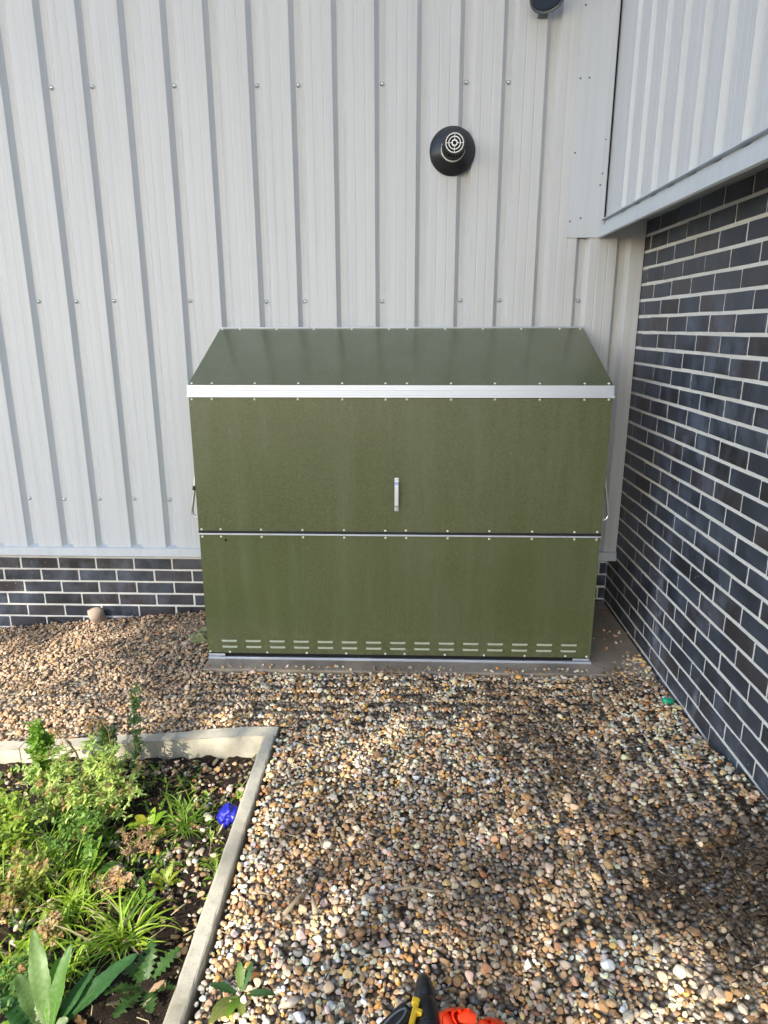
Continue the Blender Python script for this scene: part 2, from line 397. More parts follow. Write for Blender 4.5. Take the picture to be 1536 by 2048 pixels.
pm = MB(); pm.lathe([(.0001, -.003), (.003, -.0028), (.0042, -.001), (.0048, .0005)], (0, 0, 0), (0, 1, 0), 10); pme = pm.mesh('pop_rivet', M['lampgrey'], True)
for (x, z) in ((.79, 2.93), (.787, 2.64), (.829, 2.642), (.785, 2.33), (.925, 2.385), (.922, 2.24), (.914, 2.19), (.782, 2.03), (.832, 2.045)):
    o = bpy.data.objects.new('pop_rivet', pme); COL.objects.link(o); o.parent = bld; o.location = (x, YC-.0065, z)

# ------------------------------------------------------------------ flue terminal
VX, VZ = .209, 2.342
v = thing('flue_terminal', 'round black flue terminal with white target-shaped grille on the grey cladding', 'vent', (VX, YC, VZ))
m = MB(); m.lathe([(.105, -.001), (.1085, .006), (.107, .010), (.064, .040), (.058, .044), (.050, .044), (.045, .03)], (0, 0, 0), (0, -1, 0), 64); o = m.obj('collar', M['satin'], v, True)
m = MB(); m.lathe([(.0555, .040), (.0555, .066), (.0535, .066), (.0535, .040)], (0, 0, 0), (0, -1, 0), 48); m.obj('inner_ring', M['white'], v, True)
m = MB(); m.lathe([(.050, .03), (.050, .098), (.046, .100), (.046, .03)], (0, 0, 0), (0, -1, 0), 48)
m.lathe([(.044, .150), (.0475, .152), (.049, .156), (.047, .160), (.0435, .160)], (0, 0, 0), (0, -1, 0), 48)
for k in range(26):
    a = 2*pi*k/26; ca, sa = cos(a), sin(a)
    m.tube([(ca*.048, -.096, sa*.048), (ca*.053, -.112, sa*.053), (ca*.050, -.140, sa*.050), (ca*.0465, -.154, sa*.0465)], .0024, 5)
m.obj('tube', M['black'], v)
m = MB(); m.lathe([(.0001, .10), (.046, .10)], (0, 0, 0), (0, -1, 0), 32); m.obj('tube_back', M['hole'], v)
m = MB()
for r0, t in ((.0395, .0020), (.0262, .0021), (.0115, .0030)):
    m.lathe([(r0-t, .1605), (r0+t, .1605), (r0+t, .1575), (r0-t, .1575), (r0-t, .1605)], (0, 0, 0), (0, -1, 0), 48)
for a in range(4):
    mt = Matrix.Rotation(a*pi/2, 4, 'Y'); m.box(.0085, .0405, -.1598, -.1576, -.0013, .0013, 0, mt)
for a in range(4):
    mt = Matrix.Rotation(a*pi/2+pi/4, 4, 'Y')
m.obj('grille', M['white'], v)

# ------------------------------------------------------------------ wall lamp at the top edge
l = thing('wall_lamp', 'grey round wall lamp at the top edge above the corner of the wall', 'lamp', (.60, YC, 2.932))
ax = Vector((.10, -.52, -.85)).normalized()
m = MB(); m.lathe([(.03, -.10), (.052, -.085), (.068, -.05), (.076, 0), (.079, .004), (.079, .012), (.073, .013), (.070, .004)], Vector((0, -.105, 0))-ax*.0, ax, 40); m.obj('lamp_shade', M['lampgrey'], l, True)
m = MB(); m.lathe([(.0001, .006), (.03, .0065), (.071, .003)], (0, -.105, 0), ax, 32); m.obj('lens', M['glass'], l, True)
m = MB(); m.tube([(0, .0, -.02), (0, -.04, -.015), (0, -.07, .03), (0, -.085, .06)], .016, 10); m.box(-.022, .022, -.014, .0, -.052, .045, .004)
m.obj('bracket', M['lampgrey'], l)

# ------------------------------------------------------------------ ground
X = np.unique(np.concatenate([np.linspace(-60, -4, 15), np.arange(-4, 4.01, .05), np.linspace(4, 60, 15)]))
Y = np.unique(np.concatenate([np.linspace(-60, -5, 15), np.arange(-5, .51, .05), np.linspace(.5, 60, 15)]))
XX, YY = np.meshgrid(X, Y); ZZ = ground_z(XX, YY)-.012
BX0, BX1, BY0, BY1 = -4.0, -.575, -4.2, -1.45          # planting bed
def bed_z(x, y): 
    x = np.asarray(x, float); y = np.asarray(y, float)
    return -.163 - .055*np.clip(-.62-x, 0, 1.5) + .012*np.sin(x*9+y*3)*np.cos(y*8-x*4)
inb = (XX < BX1+.03) & (XX > BX0-.03) & (YY < BY1+.03) & (YY > BY0-.03)
ZZ = np.where(inb, np.minimum(ZZ-.10, bed_z(XX, YY)-.05), ZZ)
pad_m = (XX > -1.0) & (XX < 1.3) & (YY > -1.045); ZZ = np.where(pad_m, ZZ-.03, ZZ)
nx, ny = len(X), len(Y)
V = np.stack([XX.ravel(), YY.ravel(), ZZ.ravel()], 1); F = [(j*nx+i, j*nx+i+1, (j+1)*nx+i+1, (j+1)*nx+i) for j in range(ny-1) for i in range(nx-1)]
me = bpy.data.meshes.new('ground'); me.from_pydata(V.tolist(), [], F)
q = NT('ground_grit', .9, 0, .2)
vo = q.n('ShaderNodeTexVoronoi'); vo.inputs['Scale'].default_value = 62; q.l(q.co(), vo.inputs['Vector'])
hs = q.n('ShaderNodeSeparateColor'); q.l(vo.outputs['Color'], hs.inputs[0])
c = q.ramp(hs.outputs[0], ((0, (.16, .11, .065)), (.35, (.33, .24, .15)), (.6, (.25, .24, .23)), (.8, (.40, .33, .23)), (1, (.48, .45, .40))))
c = q.mix(q.ramp(vo.outputs['Distance'], ((.25, 0), (.75, 1))), c, (.04, .028, .018)); q.base(c); q.bump(q.math('SUBTRACT', 1.0, vo.outputs['Distance']), 1.0, .012); M['grit'] = q.m
me.materials.append(M['grit']); o = bpy.data.objects.new('ground', me); COL.objects.link(o); tag(o, kind='structure')
# soil in the bed
xs = np.arange(BX0, BX1+.04, .02); ys = np.arange(BY0, BY1+.04, .02); XX, YY = np.meshgrid(xs, ys)
ZZ = bed_z(XX, YY) + .010*np.sin(XX*37+YY*11)*np.sin(YY*41-XX*17) + rng.normal(0, .0035, XX.shape)
nx, ny = len(xs), len(ys)
me = bpy.data.meshes.new('soil'); me.from_pydata(np.stack([XX.ravel(), YY.ravel(), ZZ.ravel()], 1).tolist(), [], [(j*nx+i, j*nx+i+1, (j+1)*nx+i+1, (j+1)*nx+i) for j in range(ny-1) for i in range(nx-1)])
me.materials.append(M['soil']); me.shade_smooth(); o = bpy.data.objects.new('soil', me); COL.objects.link(o); tag(o, kind='structure')
# concrete pad
m = MB(); m.box(-.945, XR-.002, -1.030, YB-.002, -.20, 0, .006)
o = m.obj('concrete_pad', M['pad']); tag(o, kind='structure')

# ------------------------------------------------------------------ kerb (concrete edging)
def kerb_top(x): return -.066 - .086*max(0, -.62-x)
def kerb(name, label, p0, p1, w, joints, seed):
    """edging stone from p0 to p1 (inner line to outer line width w along +n)"""
    r = random.Random(seed); p0 = Vector(p0); p1 = Vector(p1); d = (p1-p0); L = d.length; t = d.normalized(); n = Vector((-t.y, t.x))
    N = int(L/.025); prof = [(0, -.30), (0, -.008), (.003, -.002), (.008, 0), (w-.008, 0), (w-.003, -.002), (w, -.008), (w, -.30)]
    V = []; F = []; k = len(prof)
    for i in range(N+1):
        s = L*i/N; c = p0+t*s
        for (u, z) in prof:
            j = r.uniform(-.0012, .0012); V.append((c.x+n.x*(u+j), c.y+n.y*(u+j), kerb_top(c.x)+z+r.uniform(-.0008, .0008)))
    for i in range(N):
        for j in range(k): F.append((i*k+j, i*k+(j+1) % k, (i+1)*k+(j+1) % k, (i+1)*k+j))
    F.append(tuple(range(k))[::-1]); F.append(tuple(N*k+j for j in range(k)))
    me = bpy.data.meshes.new(name); me.from_pydata(V, [], F); me.materials.append(M['kerb'])
    o = bpy.data.objects.new(name, me); COL.objects.link(o); tag(o, label, 'kerb', 'concrete edging stones round the planting bed')
    fix_normals(o); return o
kerb('kerb_stone', 'pale concrete kerb running from the bed corner towards the camera', (-.524, -4.2), (-.524, -1.4525), .050, 0, 1)
kerb('kerb_stone', 'pale concrete kerb across the back of the bed, reaching the corner', (-.522, -1.4495), (-1.60, -1.4495), -.050, 0, 2)
kerb('kerb_stone', 'pale concrete kerb at the far left of the planting bed behind the weeds', (-1.604, -1.4495), (-4.0, -1.4495), -.050, 0, 3)

# ------------------------------------------------------------------ pebbles
def stone_variants(sub, n, seed):
    r = np.random.default_rng(seed); out = []
    bm = bmesh.new(); bmesh.ops.create_icosphere(bm, subdivisions=sub, radius=1); bm.verts.index_update()
    base = np.array([v.co[:] for v in bm.verts]); faces = np.array([[v.index for v in f.verts] for f in bm.faces]); bm.free()
    for _ in range(n):
        p = base.copy()
        k = r.normal(0, 1, (5, 3)); ph = r.uniform(0, 6, 5)
        p *= (1+.07*sum(np.sin(p@k[i]*1.8+ph[i]) for i in range(5)))[:, None]
        for _ in range(r.integers(5, 11)):
            nn = r.normal(0, 1, 3); nn /= np.linalg.norm(nn); d = r.uniform(.46, .84); e = p@nn-d
            p = p - np.outer(np.clip(e, 0, None), nn)*.95
        out.append(p)
    return np.array(out), faces
PAL = np.array([(.40, .30, .19), (.30, .205, .12), (.24, .15, .085), (.42, .26, .09), (.33, .32, .31), (.24, .245, .25), (.48, .45, .41), (.58, .50, .39), (.46, .35, .27), (.12, .125, .135), (.37, .17, .07), (.66, .63, .57)])
PW = np.array([.17, .13, .065, .045, .15, .07, .16, .08, .07, .022, .012, .045]); PW /= PW.sum()
def vnoise(x, y, s, seed):
    r = np.random.default_rng(seed); G = r.random((64, 64)); u = x*s+20; v_ = y*s+20
    i = np.floor(u).astype(int); j = np.floor(v_).astype(int); fu = u-i; fv = v_-j; fu = fu*fu*(3-2*fu); fv = fv*fv*(3-2*fv)
    g = lambda a, b: G[a % 64, b % 64]
    return (g(i, j)*(1-fu)+g(i+1, j)*fu)*(1-fv)+(g(i, j+1)*(1-fu)+g(i+1, j+1)*fu)*fv
def build_stones(name, P, axes, nrm_, spin, col, sub, seed, mat, label=None, cat=None, kind=None):
    var, faces = stone_variants(sub, 18, seed); n = len(P); r = np.random.default_rng(seed+5)
    vi = r.integers(0, len(var), n); L = var[vi]*axes[:, None, :]
    nz = nrm_/np.linalg.norm(nrm_, axis=1)[:, None]; t = np.stack([np.cos(spin), np.sin(spin), 0*spin], 1); t -= nz*(t*nz).sum(1)[:, None]; t /= np.linalg.norm(t, axis=1)[:, None]
    bt = np.cross(nz, t); Rm = np.stack([t, bt, nz], 1)
    W = np.einsum('nvk,nkj->nvj', L, Rm)+P[:, None, :]
    nv = var.shape[1]; nf = len(faces)
    me = bpy.data.meshes.new(name); me.vertices.add(n*nv); me.vertices.foreach_set('co', W.astype('f').ravel())
    fi = (faces[None]+(np.arange(n)*nv)[:, None, None]).reshape(-1)
    me.loops.add(len(fi)); me.loops.foreach_set('vertex_index', fi.astype('i'))
    me.polygons.add(n*nf); me.polygons.foreach_set('loop_start', np.arange(0, n*nf*3, 3, dtype='i'))
    me.update(calc_edges=True)
    me.polygons.foreach_set('use_smooth', np.ones(n*nf, bool))
    at = me.attributes.new('col', 'FLOAT_COLOR', 'POINT'); cc = np.concatenate([col, np.ones((n, 1))], 1)
    at.data.foreach_set('color', np.repeat(cc, nv, 0).astype('f').ravel())
    me.materials.append(mat); me.update()
    o = bpy.data.objects.new(name, me); COL.objects.link(o); tag(o, label, cat, None, kind); return o
def lay(region, n, size, seed, basef, rest=.62, flat=(.42, .72), cands=4, res=.004, ext=None):
    """settle n stones one after another on a height field"""
    r = np.random.default_rng(seed); x0, x1, y0, y1 = ext
    gx = np.arange(x0-.05, x1+.05, res); gy = np.arange(y0-.05, y1+.05, res); A, B = np.meshgrid(gx, gy, indexing='ij'); Hm = basef(A, B).astype('f')
    ox, oy = x0-.05, y0-.05; P = []; AX = []; NR = []; cnt = 0
    a = np.clip(r.lognormal(np.log(size), .29, n), size*.66, size*2.2); order = np.argsort(a+r.normal(0, size*.5, n)); a = a[order]
    fl = r.uniform(*flat, n); el = r.uniform(.62, .98, n)
    Rx = r.uniform(x0, x1, (n, cands)); Ry = r.uniform(y0, y1, (n, cands))
    I = ((Rx-ox)/res).astype(int); J = ((Ry-oy)/res).astype(int)
    for i in range(n):
        hb = [Hm[I[i, k], J[i, k]]-float(basef0[I[i, k], J[i, k]]) if False else Hm[I[i, k], J[i, k]]-B0(I[i, k], J[i, k], basef, ox, oy, res) for k in range(cands)]
        k = int(np.argmin(hb)); x, y = Rx[i, k], Ry[i, k]
        if not region(x, y): continue
        ai = a[i]; bi = ai*el[i]; ci = ai*fl[i]; rr = (ai+bi)/2*.85; w = max(1, int(rr/res)); ii, jj = I[i, k], J[i, k]
        if ii-w < 0 or jj-w < 0: continue
        S = Hm[ii-w:ii+w+1, jj-w:jj+w+1]
        if S.shape[0] < 2*w+1 or S.shape[1] < 2*w+1: continue
        gxs = (S[-1, :].mean()-S[0, :].mean())/(2*w*res); gys = (S[:, -1].mean()-S[:, 0].mean())/(2*w*res)
        z = float(np.mean(S))*.5+float(np.percentile(S, 85))*.5 + ci*rest
        dd = DISC.get(w)
        if dd is None:
            q_ = np.arange(-w, w+1); uu, vv = np.meshgrid(q_, q_, indexing='ij'); dd = DISC[w] = np.clip(1-(uu**2+vv**2)/(w+.5)**2, 0, None)
        top = z+ci*np.sqrt(dd)*.92; mk = dd > 0; S[mk] = np.maximum(S[mk], top[mk])
        P.append((x, y, z)); AX.append((ai, bi, ci)); NR.append((-gxs*.6+r.normal(0, .28), -gys*.6+r.normal(0, .28), 1))
    return np.array(P), np.array(AX), np.array(NR)
DISC = {}; _bc = {}
def B0(i, j, f, ox, oy, res):
    key = (i//12, j//12, id(f))
    if key not in _bc: _bc[key] = float(f(ox+i*res, oy+j*res))
    return _bc[key]
def colours(P, seed, earthy=0.0):
    r = np.random.default_rng(seed); n = len(P); x, y = P[:, 0], P[:, 1]
    c = PAL[r.choice(len(PAL), n, p=PW)]*np.array((2.02, 1.74, 1.42))*r.uniform(.78, 1.25, n)[:, None]*(1+r.normal(0, .05, (n, 3)))
    # dustier, browner gravel left of the locker, darkened further in place of shade
    left = sstep(-.45, -1.05, x)*.72*sstep(-1.75, -1.35, y)
    c = c*(1-left[:, None])+np.array((.29, .20, .13))*left[:, None]*r.uniform(.72, 1.2, n)[:, None]
    d = vnoise(x, y, 3.1, 5)*.6+vnoise(x, y, 8, 6)*.4
    dirt = np.clip((d-.60)/.14, 0, 1)*.70*(x > -.5) + earthy
    # scuffed earth patches in front of the locker's right half
    for (px, py, rad, s) in ((.63, -1.62, .20, .85), (.52, -1.35, .22, .7), (.80, -1.95, .22, .75), (1.0, -2.15, .22, .8), (.10, -1.95, .16, .55), (.95, -1.08, .15, .7), (-.15, -2.02, .14, .5), (.35, -1.85, .12, .4), (1.02, -2.4, .25, .8), (.85, -2.3, .16, .8), (.45, -1.18, .16, .6), (.60, -1.75, .15, .95), (.62, -1.45, .12, .8), (.05, -2.12, .10, .5), (.78, -1.25, .13, .7)):
        dirt = np.maximum(dirt, s*np.clip(1.35-np.hypot(x-px, (y-py)*1.0)/rad*(.75+.5*d), 0, 1))
    dirt = np.clip(dirt*(r.random(n)*.75+.4), 0, .92)[:, None]
    c = c*(1-dirt)+np.array((.105, .062, .030))*dirt*r.uniform(.7, 1.5, n)[:, None]
    for (px, py, rad, s) in ((.80, -2.23, .17, .9), (1.02, -2.42, .24, .95), (.98, -2.18, .12, .7), (.42, -1.56, .08, .6)):
        k = s*np.clip(1.4-np.hypot(x-px, y-py)/rad*(.6+.8*d), 0, 1)*(r.random(n) < .72); c = c*(1-k[:, None])+np.array((.034, .024, .017))*k[:, None]
    return np.clip(c, .008, .85)
def reg_gravel(x, y):
    if x > XR-.012 or y > YB-.012: return False
    if x > -.952 and y > -1.036: return x > .9 and y < -.80-(XR-x)*1.0
    if x < -.514 and x > -.584 and y < -1.39: return False
    if y < -1.39 and y > -1.462 and x < -.51: return False
    if x < -.575 and y < -1.45: return False
    return True
def gbase(x, y): return ground_z(x, y)-.012
P, AXS, NR = lay(reg_gravel, 92000, .0083, 21, gbase, ext=(-2.75, XR-.01, -3.05, YB-.01))
cl = colours(P, 31); sp = rng.uniform(0, 6.28, len(P))
near = (P[:, 1] < -1.75) & (P[:, 0] > -.6)
o1 = build_stones('gravel', P[near], AXS[near], NR[near], sp[near], cl[near], 3, 41, M['stone'], 'mixed brown, grey and cream pebbles covering the near ground', 'gravel', 'stuff')
o2 = build_stones('gravel', P[~near], AXS[~near], NR[~near], sp[~near], cl[~near], 2, 42, M['stone'], 'dusty tan and grey pebbles round the locker and along the wall', 'gravel', 'stuff')
# stray pebbles on the pad
r_p = np.random.default_rng(66); pts_ = []
while len(pts_) < 150:
    t_ = r_p.random(); x = r_p.uniform(.905, 1.14) if t_ < .62 else r_p.uniform(-.93, 1.1); y = r_p.uniform(-1.02, -.25) if t_ < .62 else r_p.uniform(-1.026, -.985)
    if t_ < .62 and r_p.random() > (.12 + .88*np.clip((-y-.55)/.4, 0, 1))*(.25+.75*(x-.9)/.24): continue
    pts_.append((x, y, .004))
pts_ = np.array(pts_); n = len(pts_); ax_ = r_p.uniform(.005, .011, (n, 1))*np.array((1, .8, .55)); pts_[:, 2] = ax_[:, 2]*.7
build_stones('loose_pebbles', pts_, ax_, np.tile((0., 0., 1.), (n, 1))+r_p.normal(0, .1, (n, 3)), r_p.uniform(0, 6.28, n), colours(pts_, 35, .25), 2, 46, M['stone'], 'stray pebbles kicked onto the edge of the concrete pad', 'pebbles', 'stuff')
# stones and bark in the bed
def reg_bed(x, y): return x < -.59 and y < -1.465 and vnoise(np.array([x]), np.array([y]), 3.5, 9)[0]+.25*sstep(-1.0, -.6, np.array([x]))[0]+.25*sstep(-1.75, -1.5, np.array([y]))[0] > .50
P, AXS, NR = lay(reg_bed, 3600, .0100, 23, bed_z, ext=(-2.2, -.58, -3.0, -1.46), cands=1)
cl = colours(P, 33, .12)*np.random.default_rng(3).uniform(.30, .85, len(P))[:, None]
build_stones('bed_pebbles', P, AXS, NR, rng.uniform(0, 6.28, len(P)), cl, 2, 43, M['stone'], 'loose pebbles scattered over the dark soil of the bed', 'pebbles', 'stuff')
# bark chips / crumbs
n = 2600; x = rng.uniform(-2.1, -.59, n); y = rng.uniform(-2.95, -1.47, n); z = bed_z(x, y)+.006
build_stones('bark_mulch', np.stack([x, y, z], 1), rng.uniform(.3, 1, (n, 3))*np.array((.016, .007, .0035)), np.stack([rng.normal(0, .5, n), rng.normal(0, .5, n), np.ones(n)], 1), rng.uniform(0, 6.28, n),
             np.array((.05, .033, .022))*rng.uniform(.4, 1.8, n)[:, None], 1, 44, M['stone'], 'dark bark crumbs on the soil of the bed', 'mulch', 'stuff')
n = 620; x = rng.uniform(-.5, 1.12, n); y = rng.uniform(-3.0, -1.03, n); z = ground_z(x, y)+.008
wgt = vnoise(x, y, 3, 15) > .42; x, y, z = x[wgt], y[wgt], z[wgt]; n = len(x)
build_stones('wood_debris', np.stack([x, y, z], 1), rng.uniform(.5, 1, (n, 3))*np.array((.019, .0024, .0018))*rng.lognormal(0, .35, n)[:, None], np.stack([rng.normal(0, .2, n), rng.normal(0, .2, n), np.ones(n)], 1), rng.uniform(0, 6.28, n),
             np.array([(.07, .04, .022), (.22, .15, .08), (.42, .32, .20)])[rng.integers(0, 3, n)]*rng.uniform(.6, 1.2, n)[:, None], 2, 45, M['stone'], 'small splinters and bits of straw lying in the gravel', 'debris', 'stuff')

n = 300; r_b = np.random.default_rng(90); ii = r_b.integers(0, 3, n); cx_ = np.array((.80, 1.02, .98))[ii]; cy_ = np.array((-2.23, -2.42, -2.18))[ii]
x = np.clip(cx_+r_b.normal(0, .09, n), .4, 1.13); y = cy_+r_b.normal(0, .09, n); z = ground_z(x, y)+.012
build_stones('bark_mulch', np.stack([x, y, z], 1), r_b.uniform(.4, 1, (n, 3))*np.array((.020, .008, .004)), np.stack([r_b.normal(0, .35, n), r_b.normal(0, .35, n), np.ones(n)], 1), r_b.uniform(0, 6.28, n),
             np.array((.035, .023, .016))*r_b.uniform(.4, 2.2, n)[:, None], 2, 47, M['stone'], 'dark bark and soil spilled on the gravel at the lower right', 'mulch', 'stuff')
# ------------------------------------------------------------------ storage locker
lk = thing('storage_locker', 'large olive green metal storage locker with silver trims on a concrete pad', 'storage locker', (0, 0, 0))
m = MB(); m.box(LX0+.001, LX1-.001, LYF, LYF+.004, .030, .6235, .0012); lower = m.obj('lower_door', M['olive'], lk)
m = MB(); m.box(LX0, LX1, LYF-.002, LYF+.003, .6445, 1.2455, .0012); upper = m.obj('upper_door', M['olive'], lk)
def slab(pts, t):
    """convex outline extruded along x"""
    m = MB(); n = len(pts)
    m.quadface(*[(t[0], p[0], p[1]) for p in pts]); m.quadface(*[(t[1], p[0], p[1]) for p in reversed(pts)])
    for i in range(n):
        a, b = pts[i], pts[(i+1) % n]; m.quadface((t[0], a[0], a[1]), (t[1], a[0], a[1]), (t[1], b[0], b[1]), (t[0], b[0], b[1]))
    return m
side = [(LYF+.005, .02), (LYB, .02), (LYB, 1.528), (LYF+.02, 1.285), (LYF+.005, 1.26)]
for t in ((LX0+.004, LX0+.006), (LX1-.006, LX1-.004)):
    o = slab(side, t).obj('side_panel', M['olive'], lk); fix_normals(o)
m = MB(); m.box(LX0+.007, LX1-.007, LYB-.003, LYB, .02, 1.52); m.obj('back_panel', M['olive'], lk)
# lid
ly0, lz0, ly1, lz1 = LYF+.006, 1.3015, LYB-.002, 1.5345
dl = Vector((0, ly1-ly0, lz1-lz0)); ll = dl.length; an = math.atan2(dl.z, dl.y)
lm = Matrix.Translation((0, ly0, lz0)) @ Matrix.Rotation(an, 4, 'X')
m = MB(); m.box(LX0-.001, LX1+.001, 0, ll, -.004, 0, .001, lm); lid = m.obj('lid', M['olive'], lk)
m = MB()
m.box(LX0-.002, LX1+.002, ll-.004, ll+.003, -.010, .006, .0008, lm); m.obj('ridge_trim', M['alu'], lk)
# eaves trim: extruded bar with fluting
m = MB()
z0, z1 = 1.2475, 1.2995; edges = [z0, z0+.010, z0+.020, z0+.030, z0+.041, z1]
for i in range(5):
    m.box(LX0-.006+(.003 if i else 0), LX1+.006-(.003 if i else 0), LYF-.010+(.0015 if i % 2 else 0)+i*.0012, LYF+.012, edges[i]+.0002, edges[i+1]-.0002, .0010)
m.obj('eaves_trim', M['alu'], lk)
m = MB(); m.box(LX0-.001, LX1+.001, LYF-.006, LYF+.003, .6250, .6318, .001); m.box(LX0-.001, LX1+.001, LYF+.001, LYF+.006, .6335, .6440, 0)
m.obj('middle_trim', M['alu'], lk)
m = MB(); m.box(LX0-.001, LX1+.001, LYF-.003, LYF+.001, .6325, .6438, .0006); m.obj('gap_shadow_strip', M['black'], lk)
m = MB(); m.box(LX0+.002, LX1+.004, LYF-.009, LYF+.002, .001, .0125, .001)
m.obj('base_rail', M['alu'], lk)
m = MB(); m.box(LX0+.004, LX0+.083, LYF-.005, LYF-.0015, .0158, .027, .0008); m.obj('base_bracket', M['alu'], lk)
m = MB(); m.box(LX1-.083, LX1-.004, LYF-.005, LYF-.0015, .0158, .027, .0008); m.obj('base_bracket', M['alu'], lk)
m = MB(); m.box(LX0+.006, LX1-.006, LYF+.006, LYF+.012, .012, .034); m.obj('base_gap', M['hole'], lk)
m = MB(); m.box(LX0+.012, LX1-.012, LYF+.02, LYB-.01, .0, .012); m.obj('floor_panel', M['zinc'], lk)
# rivets
rm = MB(); rm.lathe([(.0001, .0042), (.0025, .004), (.0047, .0022), (.0056, -.0003)], (0, 0, 0), (0, -1, 0), 12); rme = rm.mesh('rivet', M['rivet'], True)
RX = [-.932, -.843, -.656, -.467, -.277, -.090, .002, .191, .378, .569, .759, .860]
def rivets(parent, z, y):
    for x in RX:
        if z < .1 and abs(x+.843) < .01: x = -.837
        o = bpy.data.objects.new('rivet', rme); COL.objects.link(o); o.parent = parent; o.location = (x+rnd.uniform(-.0015, .0015), y, z+rnd.uniform(-.001, .001))
rivets(upper, 1.2395, LYF-.002); rivets(upper, .6505, LYF-.002); rivets(lower, .6155, LYF); rivets(lower, .036, LYF)
for v_ in (.011, ll-.016):
    for x in RX:
        o = bpy.data.objects.new('rivet', rme); COL.objects.link(o); o.parent = lid; o.rotation_euler = (an-pi/2, 0, 0); o.location = lm @ Vector((x*(1 if v_ < .1 else 1), v_, 0))
# ventilation slots
def stadium(w, h, y, d, n=8):
    m = MB(); pts = []
    for sx_, a0 in ((1, -pi/2), (-1, pi/2)):
        for i in range(n+1):
            a = a0+pi*i/n; pts.append((sx_*(w/2-h/2)+cos(a)*h/2, sin(a)*h/2))
    m.quadface(*[(p[0], y-d, p[1]) for p in pts])
    for i in range(len(pts)):
        a, b = pts[i], pts[(i+1) % len(pts)]; m.quadface((a[0], y-d, a[1]), (a[0], y, a[1]), (b[0], y, b[1]), (b[0], y-d, b[1]))
    return m
sl = stadium(.073, .0115, 0, .0012).mesh('vent_slot', M['slot'])
for k in range(15):
    for z in (.0945, .0635):
        x = -.8385+.1151*k
        o = bpy.data.objects.new('vent_slot', sl); COL.objects.link(o); o.parent = lower; o.location = (x+(.002 if z < .08 else 0)-(.004*k/14 if z < .08 else 0), LYF-.0002, z)
        # raised upper lip
        if k == 0 and z > .08:
            lip = MB(); lip.tube([(-.034+.068*i/8, -.0012-.0016*sin(pi*i/8), .0062) for i in range(9)], .0013, 5); lipm = lip.mesh('slot_lip', M['olive'])
        o2 = bpy.data.objects.new('slot_lip', lipm); COL.objects.link(o2); o2.parent = lower; o2.location = (x, LYF, z)
# front pull handle
h = MB(); W_ = .0085
def hstrip(pts, w, th):
    for (y0, z0), (y1, z1) in zip(pts, pts[1:]):
        d = Vector((0, y1-y0, z1-z0)); n = Vector((0, -d.z, d.y)).normalized()*th
        a = [(-w, y0, z0), (w, y0, z0), (w, y1, z1), (-w, y1, z1)]; b = [(p[0], p[1]+n.y, p[2]+n.z) for p in a]
        h.quadface(*a); h.quadface(*b[::-1])
        for i in range(4): h.quadface(a[i], a[(i+1) % 4], b[(i+1) % 4], b[i])
yf = LYF-.003
hstrip([(yf-.001, .743), (yf-.001, .760), (yf-.026, .769), (yf-.030, .776), (yf-.030, .862), (yf-.026, .869), (yf-.002, .878), (yf-.001, .895)], W_, -.003)
ho = h.obj('handle', M['alu'], upper, loc=(-.041, 0, 0)); fix_normals(ho)
bm_ = MB(); bm_.lathe([(.0001, .005), (.003, .0048), (.005, .003), (.0055, 0)], (0, 0, 0), (0, -1, 0), 12); bme = bm_.mesh('bolt', M['zinc'], True)
for z in (.751, .887):
    o = bpy.data.objects.new('bolt', bme); COL.objects.link(o); o.parent = ho; o.location = (0, yf-.004, z)
# keyhole
m = MB(); m.lathe([(.0001, .002), (.0045, .002), (.006, .001), (.006, 0)], (-.823, LYF, .599), (0, -1, 0), 14); m.obj('key_hole', M['hole'], lower)
# side stay bars
for s, xe in ((-1, LX0), (1, LX1)):
    m = MB(); pts = [(xe-s*.004, LYF+.05, .985), (xe+s*.008, LYF+.045, .90), (xe+s*.030, LYF+.04, .765), (xe+s*.037, LYF+.04, .725), (xe+s*.033, LYF+.04, .705), (xe+s*.020, LYF+.04, .695), (xe-s*.004, LYF+.04, .697)]
    P2 = []
    for i in range(len(pts)-1):
        for t in (0, .5): P2.append(Vector(pts[i]).lerp(Vector(pts[i+1]), t))
    P2.append(Vector(pts[-1])); m.tube(P2, .0062, 10); o = m.obj('stay_bar', M['zinc'], lk, True)
    if s < 0:
        m = MB(); m.tube([Vector(pts[1]).lerp(Vector(pts[2]), .42), Vector(pts[1]).lerp(Vector(pts[2]), .57)], .0085, 12); m.obj('rubber_sleeve', M['black'], o)

# ------------------------------------------------------------------ small things on the ground
def lump(name, mat, loc, s, seed, sub=3, amp=.16, freq=2.2, label=None, cat=None, rot=0, clips=5):
    r = np.random.default_rng(seed); bm = bmesh.new(); bmesh.ops.create_icosphere(bm, subdivisions=sub, radius=1)
    K = r.normal(0, freq, (9, 3)); ph = r.uniform(0, 6, 9); pl = [(lambda n: n/np.linalg.norm(n))(r.normal(0, 1, 3)) for _ in range(clips)]
    for v in bm.verts:
        p = np.array(v.co[:]); 
        p *= 1+amp*sum(np.sin(p@K[i]+ph[i])/(1+i*.4) for i in range(9))*.6
        for n in pl:
            e = p@n-.72
            if e > 0: p -= n*e*.85
        v.co = Vector(p*np.array(s))
    me = bpy.data.meshes.new(name); bm.to_mesh(me); bm.free(); me.materials.append(mat); me.shade_smooth()
    o = bpy.data.objects.new(name, me); COL.objects.link(o); o.location = loc; o.rotation_euler = (0, 0, rot); tag(o, label, cat); return o
lump('fieldstone', M['pale'], (-1.826, -.215, -.105), (.052, .045, .052), 4, label='pale pinkish block of stone against the brick plinth at left', cat='stone')
